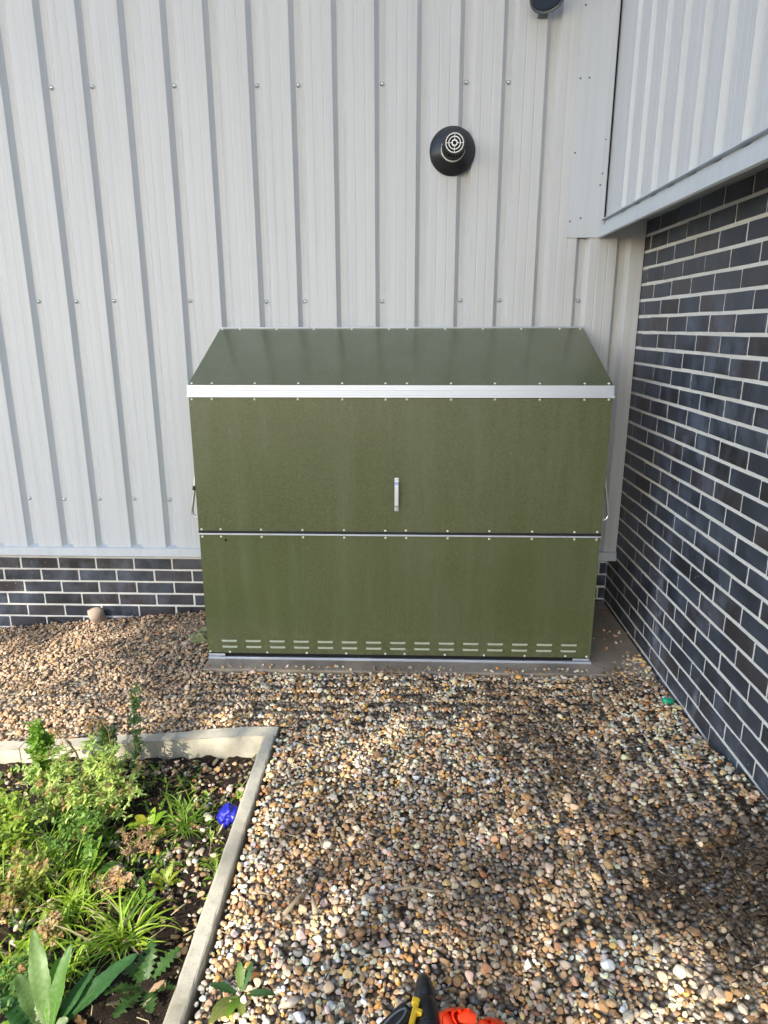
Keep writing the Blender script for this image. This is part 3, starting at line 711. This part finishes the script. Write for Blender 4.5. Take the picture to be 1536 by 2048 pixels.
lump('mossy_rock', M['moss'], (-1.035, -.70, -.018), (.066, .055, .050), 12, 5, .30, 7, 'knobbly moss-green rock at the left side of the green locker', 'rock')
lump('grey_rock', M['pale'], (-1.115, -.72, -.028), (.03, .028, .022), 14, 3, .16, 3, 'small grey stone beside the mossy rock', 'rock')
# crumpled films
def crumple(name, mat, loc, s, seed, label, cat, amp=.28):
    r = np.random.default_rng(seed); bm = bmesh.new(); bmesh.ops.create_icosphere(bm, subdivisions=4, radius=1)
    K = r.normal(0, 3.4, (14, 3)); ph = r.uniform(0, 6, 14)
    for v in bm.verts:
        p = np.array(v.co[:]); f = sum(abs(np.sin(p@K[i]+ph[i]))-.6 for i in range(14))/14
        f = f*1.6+.7*sum(abs(np.sin(p@K[i]*2.3+ph[i]))-.6 for i in range(14))/14
        v.co = Vector(p*(1+amp*3.2*f)*np.array(s))
    me = bpy.data.meshes.new(name); bm.to_mesh(me); bm.free(); me.materials.append(mat); me.shade_smooth()
    o = bpy.data.objects.new(name, me); COL.objects.link(o); o.location = loc; tag(o, label, cat); return o
crumple('crumpled_glove', M['blue'], (-.618, -1.85, -.128), (.036, .036, .034), 3, 'crumpled bright blue glove lying in the bed against the kerb', 'glove')
crumple('plastic_scrap', M['green'], (1.118, -1.262, .006), (.023, .016, .011), 8, 'scrap of bright green plastic on the gravel beside the brick wall', 'litter')
def stick(name, pts, r, label, mat='twig', cat='twig'):
    m = MB(); n = len(pts); m.tube(pts, [r*(1-.45*i/(n-1))*rnd.uniform(.8, 1.15) for i in range(n)], 6); o = m.obj(name, M[mat], None, True); tag(o, label, cat); return o
def gz(x, y, d=.012): return float(ground_z(x, y))+d
stick('twig', [(-.025, -2.235, gz(-.03, -2.23, .018)), (.03, -2.225, gz(.03, -2.23, .022)), (.075, -2.235, gz(.07, -2.23, .02)), (.125, -2.230, gz(.12, -2.23, .016))], .0058, 'pale weathered stick lying across the gravel in the middle foreground')
stick('twig', [(.36, -2.02, gz(.36, -2.02, .02)), (.40, -1.985, gz(.4, -1.98, .02)), (.44, -1.97, gz(.44, -1.97, .016))], .004, 'short forked-looking pale twig on the gravel above the long stick')
stick('twig', [(.66, -1.115, gz(.66, -1.1, .016)), (.73, -1.105, gz(.73, -1.1, .02)), (.80, -1.11, gz(.8, -1.1, .018))], .0028, 'thin brown twig on the gravel just in front of the concrete pad')
stick('wood_splinter', [(-.335, -2.33, gz(-.33, -2.33, .022)), (-.30, -2.27, gz(-.3, -2.27, .026)), (-.275, -2.235, gz(-.27, -2.23, .02))], .0075, 'pale split wood splinter on the gravel right of the kerb', cat='splinter')
stick('wood_splinter', [(-.245, -2.325, gz(-.24, -2.32, .022)), (-.262, -2.27, gz(-.26, -2.27, .026))], .0085, 'stubby cream wood splinter leaning beside the longer one', cat='splinter')

# black and yellow power tool lying on the gravel, cut by the bottom edge
TX, TY = .044, -2.640
tl = thing('cordless_drill', 'black and yellow cordless drill lying on the gravel at the bottom edge', 'power tool', (TX, TY, gz(TX, TY, .034)))
ax = Vector((-.03, .999, -.02)).normalized(); cB = Vector((.012, .010, .006))
m = MB(); m.lathe([(.0001, -.12), (.026, -.118), (.031, -.10), (.033, -.02), (.031, .012), (.026, .030), (.024, .036)], cB, ax, 28)
for k in range(5): m.lathe([(.0325, -.090+.012*k), (.0342, -.087+.012*k), (.0325, -.084+.012*k)], cB, ax, 28)
m.obj('drill_body', M['black'], tl, True)
m = MB(); m.lathe([(.024, .034), (.0255, .040), (.0255, .062), (.022, .070), (.0215, .080), (.014, .098), (.011, .102), (.0001, .101)], cB, ax, 20); m.obj('chuck', M['satin'], tl, True)
m = MB(); mt = Matrix.Translation((-.066, -.018, -.002)) @ Matrix.Rotation(R(-44), 4, 'Z'); m.box(-.024, .024, -.075, .060, -.024, .020, .011, mt); g_ = m.obj('grip', M['black'], tl)
m = MB(); pts = [(.010*sin(a)*1.1, .040*cos(a)+.004, .0215) for a in np.linspace(0, 2*pi, 21)]; m.tube([mt @ Vector(p) for p in pts], .0024, 6, False); m.obj('grip_ring', M['lampgrey'], g_)
m = MB(); mt = Matrix.Translation((-.018, -.020, .036)) @ Matrix.Rotation(R(-14), 4, 'Z'); m.box(-.0065, .0065, -.07, .045, -.008, .008, .003, mt); m.obj('yellow_trim', M['yellow'], tl)
m = MB(); m.box(-.004, .018, .008, .021, -.0075, .0085, .003, mt); m.box(-.0125, .004, .030, .046, -.0075, .0085, .003, mt); m.obj('selector', M['yellow'], tl)
# orange coated work glove, finger tips in the frame
gl = bpy.data.meshes.new('work_glove')
def skin(name, chains, mat, loc, label, cat, rot=0):
    bm = bmesh.new(); lay_ = bm.verts.layers.skin.verify(); root = None; idx = {}
    for ch in chains:
        prev = None
        for (k, p, r) in ch:
            if k in idx: v = idx[k]
            else:
                v = bm.verts.new(p); v[lay_].radius = (r, r*.8); idx[k] = v
            if prev is not None and prev is not v and bm.edges.get((prev, v)) is None: bm.edges.new((prev, v))
            prev = v
    me = bpy.data.meshes.new(name); bm.verts.ensure_lookup_table(); bm.verts[0][lay_].use_root = True; bm.to_mesh(me); bm.free()
    o = bpy.data.objects.new(name, me); COL.objects.link(o); o.location = loc; o.rotation_euler = (0, 0, rot)
    o.modifiers.new('s', 'SKIN'); s = o.modifiers.new('sub', 'SUBSURF'); s.levels = 2; s.render_levels = 2
    me.materials.append(mat); me.shade_smooth()
    o.modifiers['s'].use_smooth_shade = True; tag(o, label, cat); return o
def glove_chains(k):
    c = [[('w', (0, -.17, 0), .036), ('p', (0, -.105, 0), .042*k)]]
    for n, (bx, tx, L, r_) in enumerate(((-.026, -.027, -.012, .0195), (-.009, -.009, .0, .0205), (.009, .009, -.002, .0200), (.025, .026, -.014, .0180))):
        c.append([('p', (0, -.105, 0), .042*k), ('a%d' % n, (bx*k, -.062, .006), r_*k), ('b%d' % n, (bx*k, -.034, .010), r_*k), ('c%d' % n, (tx*k, L-r_*.6, .002), r_*k*.95)])
    c.append([('w', (0, -.17, 0), .036), ('t0', (-.045*k, -.13, .002), .017*k), ('t1', (-.066*k, -.095, .002), .016*k), ('t2', (-.070*k, -.068, 0), .0145*k)])
    return c
skin('work_glove', glove_chains(1.15), M['orange'], (.120, -2.600, gz(.128, -2.61, .032)), 'bright orange work glove next to the drill, larger of the two orange finger ends', 'glove', R(8))
skin('work_glove', glove_chains(.80), M['orange'], (.216, -2.612, gz(.21, -2.62, .026)), 'bright orange work glove further right from the drill, showing least at the bottom edge', 'glove', R(-6))

# ------------------------------------------------------------------ plants
def jit(c, r, s=.2): k = r.uniform(1-s, 1+s); return (c[0]*k*r.uniform(.9, 1.12), c[1]*k, c[2]*k*r.uniform(.8, 1.2))
def ribbon(m, base, az, el, L, W, bend, prof, col, n=8, fold=.25, twist=0, serr=0, r=rnd, wave=0, tipcol=None):
    """one leaf: centre line starts at elevation el and bends down by `bend` over its length"""
    p = Vector(base); pts = []; e = el; h = Vector((cos(az), sin(az), 0)); s_ = Vector((-sin(az), cos(az), 0)); rows_ = []
    for i in range(n+1):
        t = i/n; e = el-bend*t*t if bend > 0 else el+(-bend)*t
        d = h*cos(e)+Vector((0, 0, 1))*sin(e); up_ = -h*sin(e)+Vector((0, 0, 1))*cos(e)
        if i: p = p+d*(L/n)
        w = W/2*prof(t)
        if serr and 0 < i < n: w *= 1+serr*(1 if i % 2 else -1)
        tw = twist*t; sv = s_*cos(tw)+up_*sin(tw); uv = up_*cos(tw)-s_*sin(tw)
        wv = wave*W*sin(t*14+az)*.5
        if W > .02:
            rip = .045*W*sin(t*n*2.1+az); q1 = 1+.04*sin(t*23+az*3)
            rows_.append((p+sv*w*q1+uv*(w*fold*.75+wv), p+sv*w*.52+uv*(w*fold*.62+rip), p, p-sv*w*.52+uv*(w*fold*.62-rip), p-sv*w/q1+uv*(w*fold*.75-wv)))
        else: rows_.append((p+sv*w+uv*(w*fold+wv), p, p-sv*w+uv*(w*fold-wv)))
    i0 = len(m.v); K = len(rows_[0])
    for a in rows_: m.v += [tuple(x) for x in a]
    for i in range(n):
        for j in range(K-1):
            k_ = 1.0 if K == 3 else (.94 if (i+j) % 2 else 1.04)
            a = i0+i*K+j; m.f.append((a, a+1, a+K+1, a+K)); m.c.append((col[0]*k_, col[1]*k_, col[2]*k_))
grassp = lambda t: max(.03, min(1, t*6+.45)*(1-t**2.2))
broad = lambda t: max(.05, (.22+.95*sin(pi*min(1, t**1.25*.98+.02)))*(1 if t < .97 else .5))
oval = lambda t: max(.04, sin(pi*min(1, t*.97+.03))**.8)
strap = lambda t: max(.05, min(1, .4+t*1.4)*(1-t**5))
G1, G2, G3, G4 = (.17, .30, .032), (.29, .43, .040), (.055, .125, .026), (.25, .34, .08)
YG, PALE, BRN, TAN, STRAW = (.34, .36, .05), (.46, .56, .17), (.20, .105, .045), (.42, .27, .13), (.55, .45, .28)
def bz(x, y): return float(bed_z(x, y))
def grass(x, y, n, L, W, col, label, seed, spread=(.5, 1.25), lean=0, az0=None, name='grass_tuft', cat='grass', rad=.02, z=None, dryfrac=.08):
    r = random.Random(seed); z = bz(x, y) if z is None else z
    t = thing(name, label, cat, (x, y, z)); m = MB()
    for i in range(n):
        az = r.uniform(0, 2*pi) if az0 is None else r.gauss(az0, 1.0)
        c = jit(col, r) if r.random() > dryfrac else jit(STRAW, r)
        ribbon(m, (r.gauss(0, rad), r.gauss(0, rad), -.01), az, r.uniform(*spread), L*r.uniform(.45, 1.15), W*r.uniform(.6, 1.25), r.uniform(.5, 2.0), grassp, c, 9, .35, r.uniform(-.8, .8), r=r)
    m.obj('blades', M['leaf'], t, True); return t
def rosette(x, y, leaves, label, seed, name='broadleaf_weed', cat='weed', z=None, serr=.13, W=.05, col=G1, prof=broad, n=12, fold=.22, wave=.05):
    """leaves: (azimuth deg, elevation deg, length, width, bend, colour, tipcolour)"""
    r = random.Random(seed); z = bz(x, y) if z is None else z; t = thing(name, label, cat, (x, y, z)); m = MB(); mr = MB()
    for lf in leaves:
        az, el, L, w, bend = lf[:5]; c = lf[5] if len(lf) > 5 and lf[5] else jit(col, r); tc = lf[6] if len(lf) > 6 else None
        b = (cos(R(az))*.008, sin(R(az))*.008, 0)
        ribbon(m, b, R(az), R(el), L, w, bend, prof, c, n, fold, r.uniform(-.3, .3), serr, r, wave, tc)
        # pale midrib following the leaf
        mm = MB(); ribbon(mr, (b[0], b[1], .0012), R(az), R(el), L*.9, w*.07, bend, lambda q_: max(.1, 1-q_), tuple(min(1, v*1.5+.05) for v in c), n, -.2, 0, 0, r)
    m.obj('leaves', M['leaf'], t, True); mr.obj('midribs', M['leaf'], t, True); return t
def bushy(x, y, stems, label, seed, name='bushy_weed', cat='weed', col=PALE, z=None, leafL=.022, leafW=.007, dens=90, dry=.0, toothed=True, drymat=False, tipflower=None, spread_=1.0):
    """stems: (azimuth deg, lean, height) each dressed in many small toothed leaves and side shoots"""
    r = random.Random(seed); z = bz(x, y) if z is None else z; t = thing(name, label, cat, (x, y, z)); ms = MB(); m = MB(); mf = MB()
    for (az, lean, H) in stems:
        a = R(az); N = 9; P_ = []
        for i in range(N+1):
            q_ = i/N; off = lean*q_**1.3; P_.append(Vector((cos(a)*off+.004*sin(q_*9+az), sin(a)*off+.004*cos(q_*8), H*q_)))
        ms.tube(P_, [.0030*(1-.65*i/N)*(1+H) for i in range(N+1)], 6)
        for k in range(int(dens*H/.25)):
            q_ = r.uniform(.12, 1)**.8; f_ = q_*N; i = min(int(f_), N-1); p = P_[i].lerp(P_[i+1], f_-i)
            sa = r.uniform(0, 2*pi); se = r.uniform(-.1, .9); sl_ = leafL*r.uniform(.8, 3.2)*(1.15-q_*.6)*spread_
            d = Vector((cos(sa)*cos(se), sin(sa)*cos(se), sin(se)))
            e_ = p+d*sl_; ms.tube([p, p+d*sl_*.6+Vector((0, 0, .002)), e_], [.0011, .0009, .0006], 4, False)
            cc = jit(col, r, .25) if r.random() > dry else jit(TAN, r, .25)
            for w in range(r.randint(5, 9)):
                b = p+d*sl_*(w+1)/8
                ribbon(m, b, r.uniform(0, 6.28), r.uniform(-.4, 1.0), leafL*r.uniform(.45, 1.0), leafW*r.uniform(.7, 1.3), r.uniform(0, 1.2), oval, cc, 4, .3, 0, .25 if toothed else 0, r)
        if tipflower:
            for w in range(7):
                p = P_[-1]+Vector((r.gauss(0, .006), r.gauss(0, .006), r.uniform(-.01, .008)))
                mf.tube([p, p+Vector((0, 0, .008))], [.0035, .002], 6)
    ms.obj('stems', M['drystem'] if drymat else M['stem'], t, True); m.obj('leaves', M['dry'] if drymat else M['leaf'], t, True)
    if tipflower: mf.obj('flower_heads', M[tipflower], t, True)
    return t

# big rosette at the bottom left
DKL = (.045, .125, .035); PL2 = (.42, .44, .27); MG = (.13, .21, .07)
rosette(-.885, -2.60, [(97, 64, .17, .040, .9, (.13, .28, .03)), (42, 30, .245, .040, .35, DKL), (56, 44, .16, .030, .5, DKL), (122, 62, .245, .040, .5, (.19, .29, .10), (.24, .31, .13)), (143, 48, .17, .044, .7, MG), (72, 70, .21, .034, .4, (.09, .19, .035), (.26, .34, .04)),
         (160, 30, .155, .055, .5, DKL), (118, 40, .10, .048, -.2, (.52, .53, .33)), (-5, 14, .15, .040, .5, G3), (83, 62, .17, .028, .5, (.09, .13, .06), (.42, .30, .05)), (200, 25, .15, .055, .5, G1), (-60, 25, .12, .05, .6, G1), (20, 60, .06, .030, .8, (.3, .36, .2)), (178, 18, .13, .05, .6, G1), (110, 50, .12, .036, .8, G2)],
        'large broad-leaved weed with long dark green toothed leaves in the bottom left corner', 1, serr=.035, n=26, wave=.14, fold=.34)
rosette(-1.03, -2.09, [(105, 55, .10, .036, .9, (.20, .33, .03)), (92, 72, .11, .026, .7, G1), (70, 62, .13, .030, .5, G1), (50, 45, .09, .026, .5, G1), (130, 30, .11, .035, .6, G1), (30, 20, .10, .03, .4, G3)],
        'broad-leaved rosette weed with upright leaves in the middle of the bed', 2, serr=.05)
rosette(-.905, -1.865, [(35, 55, .08, .042, .9, (.20, .35, .03)), (150, 50, .075, .034, 1.3, (.42, .42, .04)), (180, 25, .07, .03, .6, G2), (-60, 25, .08, .038, .6, (.22, .32, .05)), (-30, 30, .09, .04, .7, (.38, .27, .08)), (-100, 30, .07, .03, .7, G1), (80, 60, .07, .03, .5, G2)],
        'weed with rounded yellow-green leaves beside the grass tuft near the kerb', 3, serr=.04, prof=oval)
rosette(-.755, -2.12, [(a, 35+(a % 30), .055, .022, .8, (.26, .32, .04)) for a in range(0, 360, 40)]+[(15, 60, .05, .02, .6, (.35, .36, .05)), (75, 60, .06, .02, .6, (.30, .36, .05))],
        'low yellow-green weed close to the kerb', 4, prof=oval, serr=.2)
rosette(-.685, -2.47, [(95, 50, .11, .026, .5, G3), (50, 35, .11, .028, .5, G3), (150, 30, .10, .028, .6, G3), (205, 28, .10, .03, .6, G3), (250, 25, .11, .035, .5, G3), (300, 20, .09, .03, .4, G3), (350, 22, .08, .026, .5, G3), (120, 45, .08, .02, .6, G3)],
        'dark spiny-leaved thistle on the soil beside the near kerb', 5, name='thistle', cat='thistle', serr=.42, n=16, wave=.15)
rosette(-1.03, -2.36, [(100, 75, .11, .020, .5, (.22, .33, .05)), (170, 30, .09, .024, .7, G2), (200, 22, .08, .022, .6, (.23, .33, .06)), (-85, 20, .09, .022, .7, G2), (15, 35, .08, .022, .9, G2), (-20, 12, .07, .022, .5, (.22, .30, .07)), (60, 55, .07, .018, .6, G2)],
        'small toothed weed at the left edge of the bed above the big broad-leaved one', 6, serr=.16)
rosette(-.80, -2.20, [(a, 30, .05, .014, .6, G1) for a in range(10, 360, 45)], 'tiny dark green seedling on bare soil between the kerb and the grass', 16, serr=.2, z=bz(-.8, -2.2)+.004)
rosette(-.405, -2.55, [(105, 58, .065, .020, .6, (.16, .25, .06), (.28, .34, .10)), (72, 45, .065, .018, .5, (.06, .14, .05)), (175, 25, .075, .022, .5, (.07, .16, .05)), (-8, 20, .085, .022, .4, (.05, .11, .04), (.33, .36, .12)), (-105, 20, .065, .02, .5, G1), (220, 12, .07, .02, .3, (.22, .26, .06)), (-75, 18, .06, .018, .4, (.3, .34, .1)), (235, 10, .095, .028, .2, (.30, .32, .09))],
        'small toothed green weed growing out of the gravel right of the kerb', 7, z=gz(-.405, -2.55, .0), serr=.12)
grass(-.775, -1.86, 80, .140, .0066, G1, 'bright green grass tuft near the blue glove', 8, spread=(.45, 1.3), rad=.014)
grass(-.80, -2.33, 110, .17, .0075, G2, 'arching grass tuft in the middle foreground of the bed', 9, spread=(.35, 1.2), rad=.022)
grass(-.985, -2.24, 110, .155, .0072, G2, 'tall lime-green grass tuft left of the dried brown weed', 10, spread=(.6, 1.35), rad=.03)
grass(-1.20, -2.02, 120, .155, .0068, G2, 'dense green grass tuft at the left edge of the bed under the bushy weed', 11, spread=(.5, 1.3), rad=.045)
grass(-1.05, -1.93, 110, .13, .0065, G1, 'dark green grass tuft shaded beneath the bushy weed', 12, spread=(.4, 1.2), rad=.04)
grass(-1.38, -1.93, 90, .17, .0075, G1, 'long-bladed grass tuft at the left edge of the picture by the rear kerb', 13, spread=(.6, 1.3), rad=.04)
grass(-1.10, -2.42, 80, .12, .0075, G2, 'coarse grass tuft at the lower left edge of the bed', 17, spread=(.4, 1.2), rad=.03)
grass(-.632, -1.462, 7, .085, .0035, (.08, .13, .035), 'sparse grass sprig growing against the rear kerb at its corner', 14, spread=(.7, 1.4), rad=.006, name='grass_sprig')
grass(-.72, -2.06, 40, .06, .002, (.20, .17, .08), 'wispy brownish grass on the soil near the kerb', 15, spread=(.2, 1.2), rad=.04, dryfrac=.5)
bushy(-1.155, -1.74, [(60, .10, .22), (-30, .14, .15), (20, .13, .18), (100, .05, .26), (-80, .14, .12)], 'pale green feathery weed between the two bushiest ones by the rear kerb', 36, dens=28, dry=.14, leafL=.029, leafW=.0082)
grass(-1.12, -2.13, 100, .15, .007, G2, 'bright grass tuft between the straw clump and the rosette weed', 37, spread=(.6, 1.35), rad=.04)
grass(-.93, -2.42, 60, .15, .007, G2, 'grass blades rising behind the big broad-leaved weed', 38, spread=(.6, 1.35), rad=.03)
grass(-1.33, -2.2, 90, .16, .007, G1, 'tall grass tuft at the left edge beside the straw clump', 39, spread=(.6, 1.3), rad=.04)
# low ground cover between the weeds
def cover(n, seed):
    r = random.Random(seed); m = MB(); k = 0
    while k < n:
        x = r.uniform(-1.9, -.60); y = r.uniform(-2.95, -1.50)
        v = float(vnoise(np.array([x]), np.array([y]), 4.2, 12)[0]) + .55*min(1, max(0, (-.80-x)/.35))
        if v < .62: continue
        k += 1; z = bz(x, y)
        for w in range(r.randint(4, 8)):
            ribbon(m, (x+r.gauss(0, .008), y+r.gauss(0, .008), z-.002), r.uniform(0, 6.28), r.uniform(.1, 1.3), r.uniform(.015, .055), r.uniform(.003, .012), r.uniform(.3, 1.6), oval, jit(r.choice((G1, G3, G2, G1, (.16, .14, .07))), r, .3), 5, .3, 0, .15, r)
    o = m.obj('low_weeds', M['leaf'], None, True); tag(o, 'low ground cover of small weeds between the bigger plants', 'weeds', None, 'stuff')
cover(1100, 77)
def litter(n, seed):
    r = random.Random(seed); m = MB()
    for _ in range(n):
        x = r.uniform(-1.8, -.62); y = r.uniform(-2.9, -1.5)
        ribbon(m, (x, y, bz(x, y)+r.uniform(.004, .02)), r.uniform(0, 6.28), r.uniform(-.3, .6), r.uniform(.015, .05), r.uniform(.006, .018), r.uniform(-1, 2), oval, jit(r.choice((TAN, STRAW, BRN, (.30, .22, .12))), r, .3), 6, r.uniform(.2, .9), r.uniform(-1, 1), .1, r)
    for _ in range(n//2):
        x = r.uniform(-1.8, -.62); y = r.uniform(-2.9, -1.5); a = r.uniform(0, 6.28); L = r.uniform(.03, .11); z = bz(x, y)+.012
        m.col = jit(STRAW, r, .3); m.tube([(x, y, z), (x+cos(a)*L*.5, y+sin(a)*L*.5, z+r.uniform(.0, .025)), (x+cos(a+.3)*L, y+sin(a+.3)*L, z)], r.uniform(.0006, .0014), 4)
    o = m.obj('leaf_litter', M['dry'], None, True); tag(o, 'dead curled leaves and straw lying on the soil of the bed', 'leaf litter', None, 'stuff')
litter(260, 78)
# bushy annual weeds behind
bushy(-1.075, -1.80, [(80, .06, .25), (20, .13, .18), (150, .10, .21), (-60, .12, .15), (-20, .15, .15), (200, .12, .16), (-95, .16, .11), (110, .04, .22), (-45, .17, .09)], 'bushy pale green weed with drooping feathery shoots in front of the rear kerb', 21, dens=30, dry=.10, leafL=.029, leafW=.0082)
bushy(-1.26, -1.80, [(60, .07, .25), (120, .06, .27), (170, .12, .20), (-40, .13, .17), (10, .12, .18), (-90, .15, .13), (-70, .08, .2)], 'bushy pale green weed at the left, partly dried at the top', 22, dens=28, dry=.24, leafL=.029, leafW=.0082)
bushy(-1.045, -1.63, [(62, .05, .42), (40, .05, .26)], 'tall thin weed standing in front of the gravel behind the bed', 23, col=(.15, .25, .10), dens=15, leafL=.026, leafW=.009, spread_=.55)
bushy(-1.13, -1.66, [(90, .02, .27), (75, .05, .24), (120, .05, .22)], 'upright leafy weed left of the tall thin one', 24, col=(.19, .27, .09), dens=46, spread_=.8)
bushy(-1.38, -1.68, [(110, .03, .26), (60, .05, .24), (85, .02, .30)], 'weed with bright leafy shoots above the left part of the kerb', 25, col=(.20, .33, .05), dens=34, leafL=.038, leafW=.016, spread_=.6)
bushy(-1.20, -2.20, [(90, .05, .14), (180, .10, .14), (0, .10, .12), (240, .09, .12), (40, .09, .12), (-60, .09, .10)], 'yellow-green bushy weed with dry tips at the left edge', 26, col=(.34, .38, .09), dens=42, dry=.3, leafL=.030, leafW=.010)
bushy(-1.38, -1.98, [(90, .05, .20), (180, .09, .17), (0, .10, .17), (300, .11, .15), (45, .08, .2), (-30, .12, .12)], 'bright yellow-flecked bushy weed at the left edge behind the straw', 27, col=(.30, .40, .06), dens=42, dry=.10, leafL=.032, leafW=.011)
bushy(-1.10, -1.99, [(30, .07, .12), (90, .06, .14), (150, .08, .12), (-30, .08, .10), (-90, .07, .09), (210, .08, .11)], 'leafy mid-green weed filling the bed between the grass tufts', 34, col=(.16, .28, .05), dens=60, leafL=.026, leafW=.010, dry=.05)
bushy(-1.02, -2.50, [(30, .05, .07), (120, .06, .08), (200, .07, .07), (-60, .06, .06)], 'small leafy weed beside the big broad-leaved one at the left edge', 35, col=(.12, .22, .05), dens=60, leafL=.024, leafW=.009, dry=.1)
bushy(-.915, -2.14, [(60, .03, .055), (0, .04, .05), (120, .04, .05)], 'dried orange-brown weed next to the lime-green grass', 28, name='dried_weed', col=(.50, .33, .18), dens=75, dry=.3, drymat=True, leafL=.018, leafW=.010)
bushy(-.915, -1.97, [(60, .05, .07), (0, .07, .06), (150, .06, .06), (-90, .06, .05), (-30, .09, .05)], 'dried brown stalks between the rosette and the yellow-green weed', 29, name='dried_weed', col=(.30, .20, .12), dens=60, dry=.3, drymat=True, leafL=.015, leafW=.006)
bushy(-1.0, -2.33, [(120, .03, .08), (200, .04, .07)], 'withered tan weed among grass at the left', 30, name='dried_weed', col=(.50, .38, .2), dens=80, dry=.4, drymat=True, leafL=.018, leafW=.008)
grass(-1.185, -2.13, 90, .085, .0024, STRAW, 'matted clump of pale dry straw at the left edge', 31, spread=(.0, .9), rad=.035, name='straw_clump', cat='dry grass', dryfrac=.9, z=bz(-1.185, -2.13)+.05)
# withered curled flower stalk by the kerb
def stalk(x, y, pts, label, seed, r0=.0028):
    z = bz(x, y); t = thing('dry_stalk', label, 'dry stalk', (x, y, z)); m = MB(); m.tube(pts, [r0*(1-.4*i/len(pts)) for i in range(len(pts))], 6); m.obj('stem', M['drystem'], t, True)
    mm = MB(); r = random.Random(seed)
    for k in range(26):
        i = r.randint(len(pts)//2, len(pts)-1); p = Vector(pts[i])+Vector((r.gauss(0, .006), r.gauss(0, .006), r.gauss(0, .006)))
        ribbon(mm, p, r.uniform(0, 6.28), r.uniform(-1.2, .5), r.uniform(.012, .03), r.uniform(.005, .011), r.uniform(0, 2), oval, jit(TAN, r), 4, .5, 1, 0, r)
    mm.obj('withered_leaves', M['dry'], t, True)
stalk(-1.22, -1.67, [(0, 0, 0), (.0, 0, .10), (-.02, 0, .19), (-.05, .0, .24), (-.085, .0, .275), (-.10, 0, .28)], 'withered orange-tan stalk bent to the left above the kerb', 1, .004)
stalk(-1.10, -1.67, [(0, 0, 0), (.0, 0, .15), (-.005, 0, .27), (-.03, 0, .31), (-.06, 0, .315), (-.075, 0, .29)], 'thin dry stalk with hanging seed heads right of the bent orange one', 2, .0018)

# ------------------------------------------------------------------ unseen trees added behind the camera to shade the yard
hh = Vector((sin(R(SUN_AZ)), cos(R(SUN_AZ)), 0)); nn_ = Vector((-hh.y, hh.x, 0))   # towards the sun / across it
def added_shade_tree(loc, H, crad, seed, gap, label):
    r = np.random.default_rng(seed); rr = random.Random(seed)
    nu_ = np.array(nn_[:]); t = thing('added_shade_tree', label, 'tree', loc, 'row of unseen trees added to shade the yard')
    m = MB(); m.tube([(0, 0, -.1), (.03, .02, H*.25), (0, .05, H*.5), (.05, 0, H*.8)], [.20, .16, .13, .05], 12)
    m.obj('trunk', M['bark'], t, True)
    mb_ = MB()
    for k in range(16):
        a = rr.uniform(0, 6.28); z0 = H*rr.uniform(.76, .92); L = crad*rr.uniform(.5, .8)
        mb_.tube([(0, 0, z0), (cos(a)*L*.5, sin(a)*L*.5, z0+L*.3), (cos(a)*L, sin(a)*L, z0+L*.45)], [.06, .035, .012], 6)
    mb_.obj('limbs', M['bark'], t, True)
    n = int(26000*gap); cen = r.normal(0, 1, (90, 3)); cen /= np.linalg.norm(cen, axis=1)[:, None]; cen *= (r.random(90)**.4)[:, None]*crad*.86
    idx = r.integers(0, 90, n); P = cen[idx]+np.clip(r.normal(0, .09, (n, 3)), -.17, .17)*crad; P = P+np.outer(P@nu_, nu_)*.45+np.array((0, 0, H))
    d1 = r.normal(0, 1, (n, 3)); d1 /= np.linalg.norm(d1, axis=1)[:, None]; d2 = np.cross(d1, r.normal(0, 1, (n, 3))); d2 /= np.linalg.norm(d2, axis=1)[:, None]
    s = r.uniform(.05, .09, n)[:, None]*1.2; V = np.stack([P-d1*s, P-d2*s*.5, P+d1*s, P+d2*s*.5], 1).reshape(-1, 3)
    me = bpy.data.meshes.new('crown'); me.from_pydata(V.tolist(), [], [(4*i, 4*i+1, 4*i+2, 4*i+3) for i in range(n)])
    at = me.attributes.new('col', 'FLOAT_COLOR', 'FACE'); cc = np.concatenate([np.array((.07, .13, .03))*r.uniform(.6, 1.4, n)[:, None], np.ones((n, 1))], 1); at.data.foreach_set('color', cc.astype('f').ravel())
    me.materials.append(M['leaf']); o = bpy.data.objects.new('crown', me); COL.objects.link(o); o.parent = t

def from_uv(u, D): return nn_*u + hh*D
for u_, z_, cr_, sd_, lb in ((-2.6, 7.30, 2.4, 5, 'unseen leafy tree added for shade behind the viewer, furthest left of the row'), (2.4, 6.85, 2.8, 6, 'unseen leafy tree added for shade behind the viewer, in the middle of the row'), (5.4, 7.1, 2.6, 7, 'unseen leafy tree added for shade behind the viewer, nearest the brick wing')):
    tp = from_uv(u_, 10.0); added_shade_tree((tp.x, tp.y, -.1), z_, cr_, sd_, 1.35, lb)
tp = from_uv(1.0, 14.5); added_shade_tree((tp.x, tp.y, -.1), 10.8, 2.6, 8, 3.0, 'tallest unseen leafy tree added for shade, standing behind the row of three')
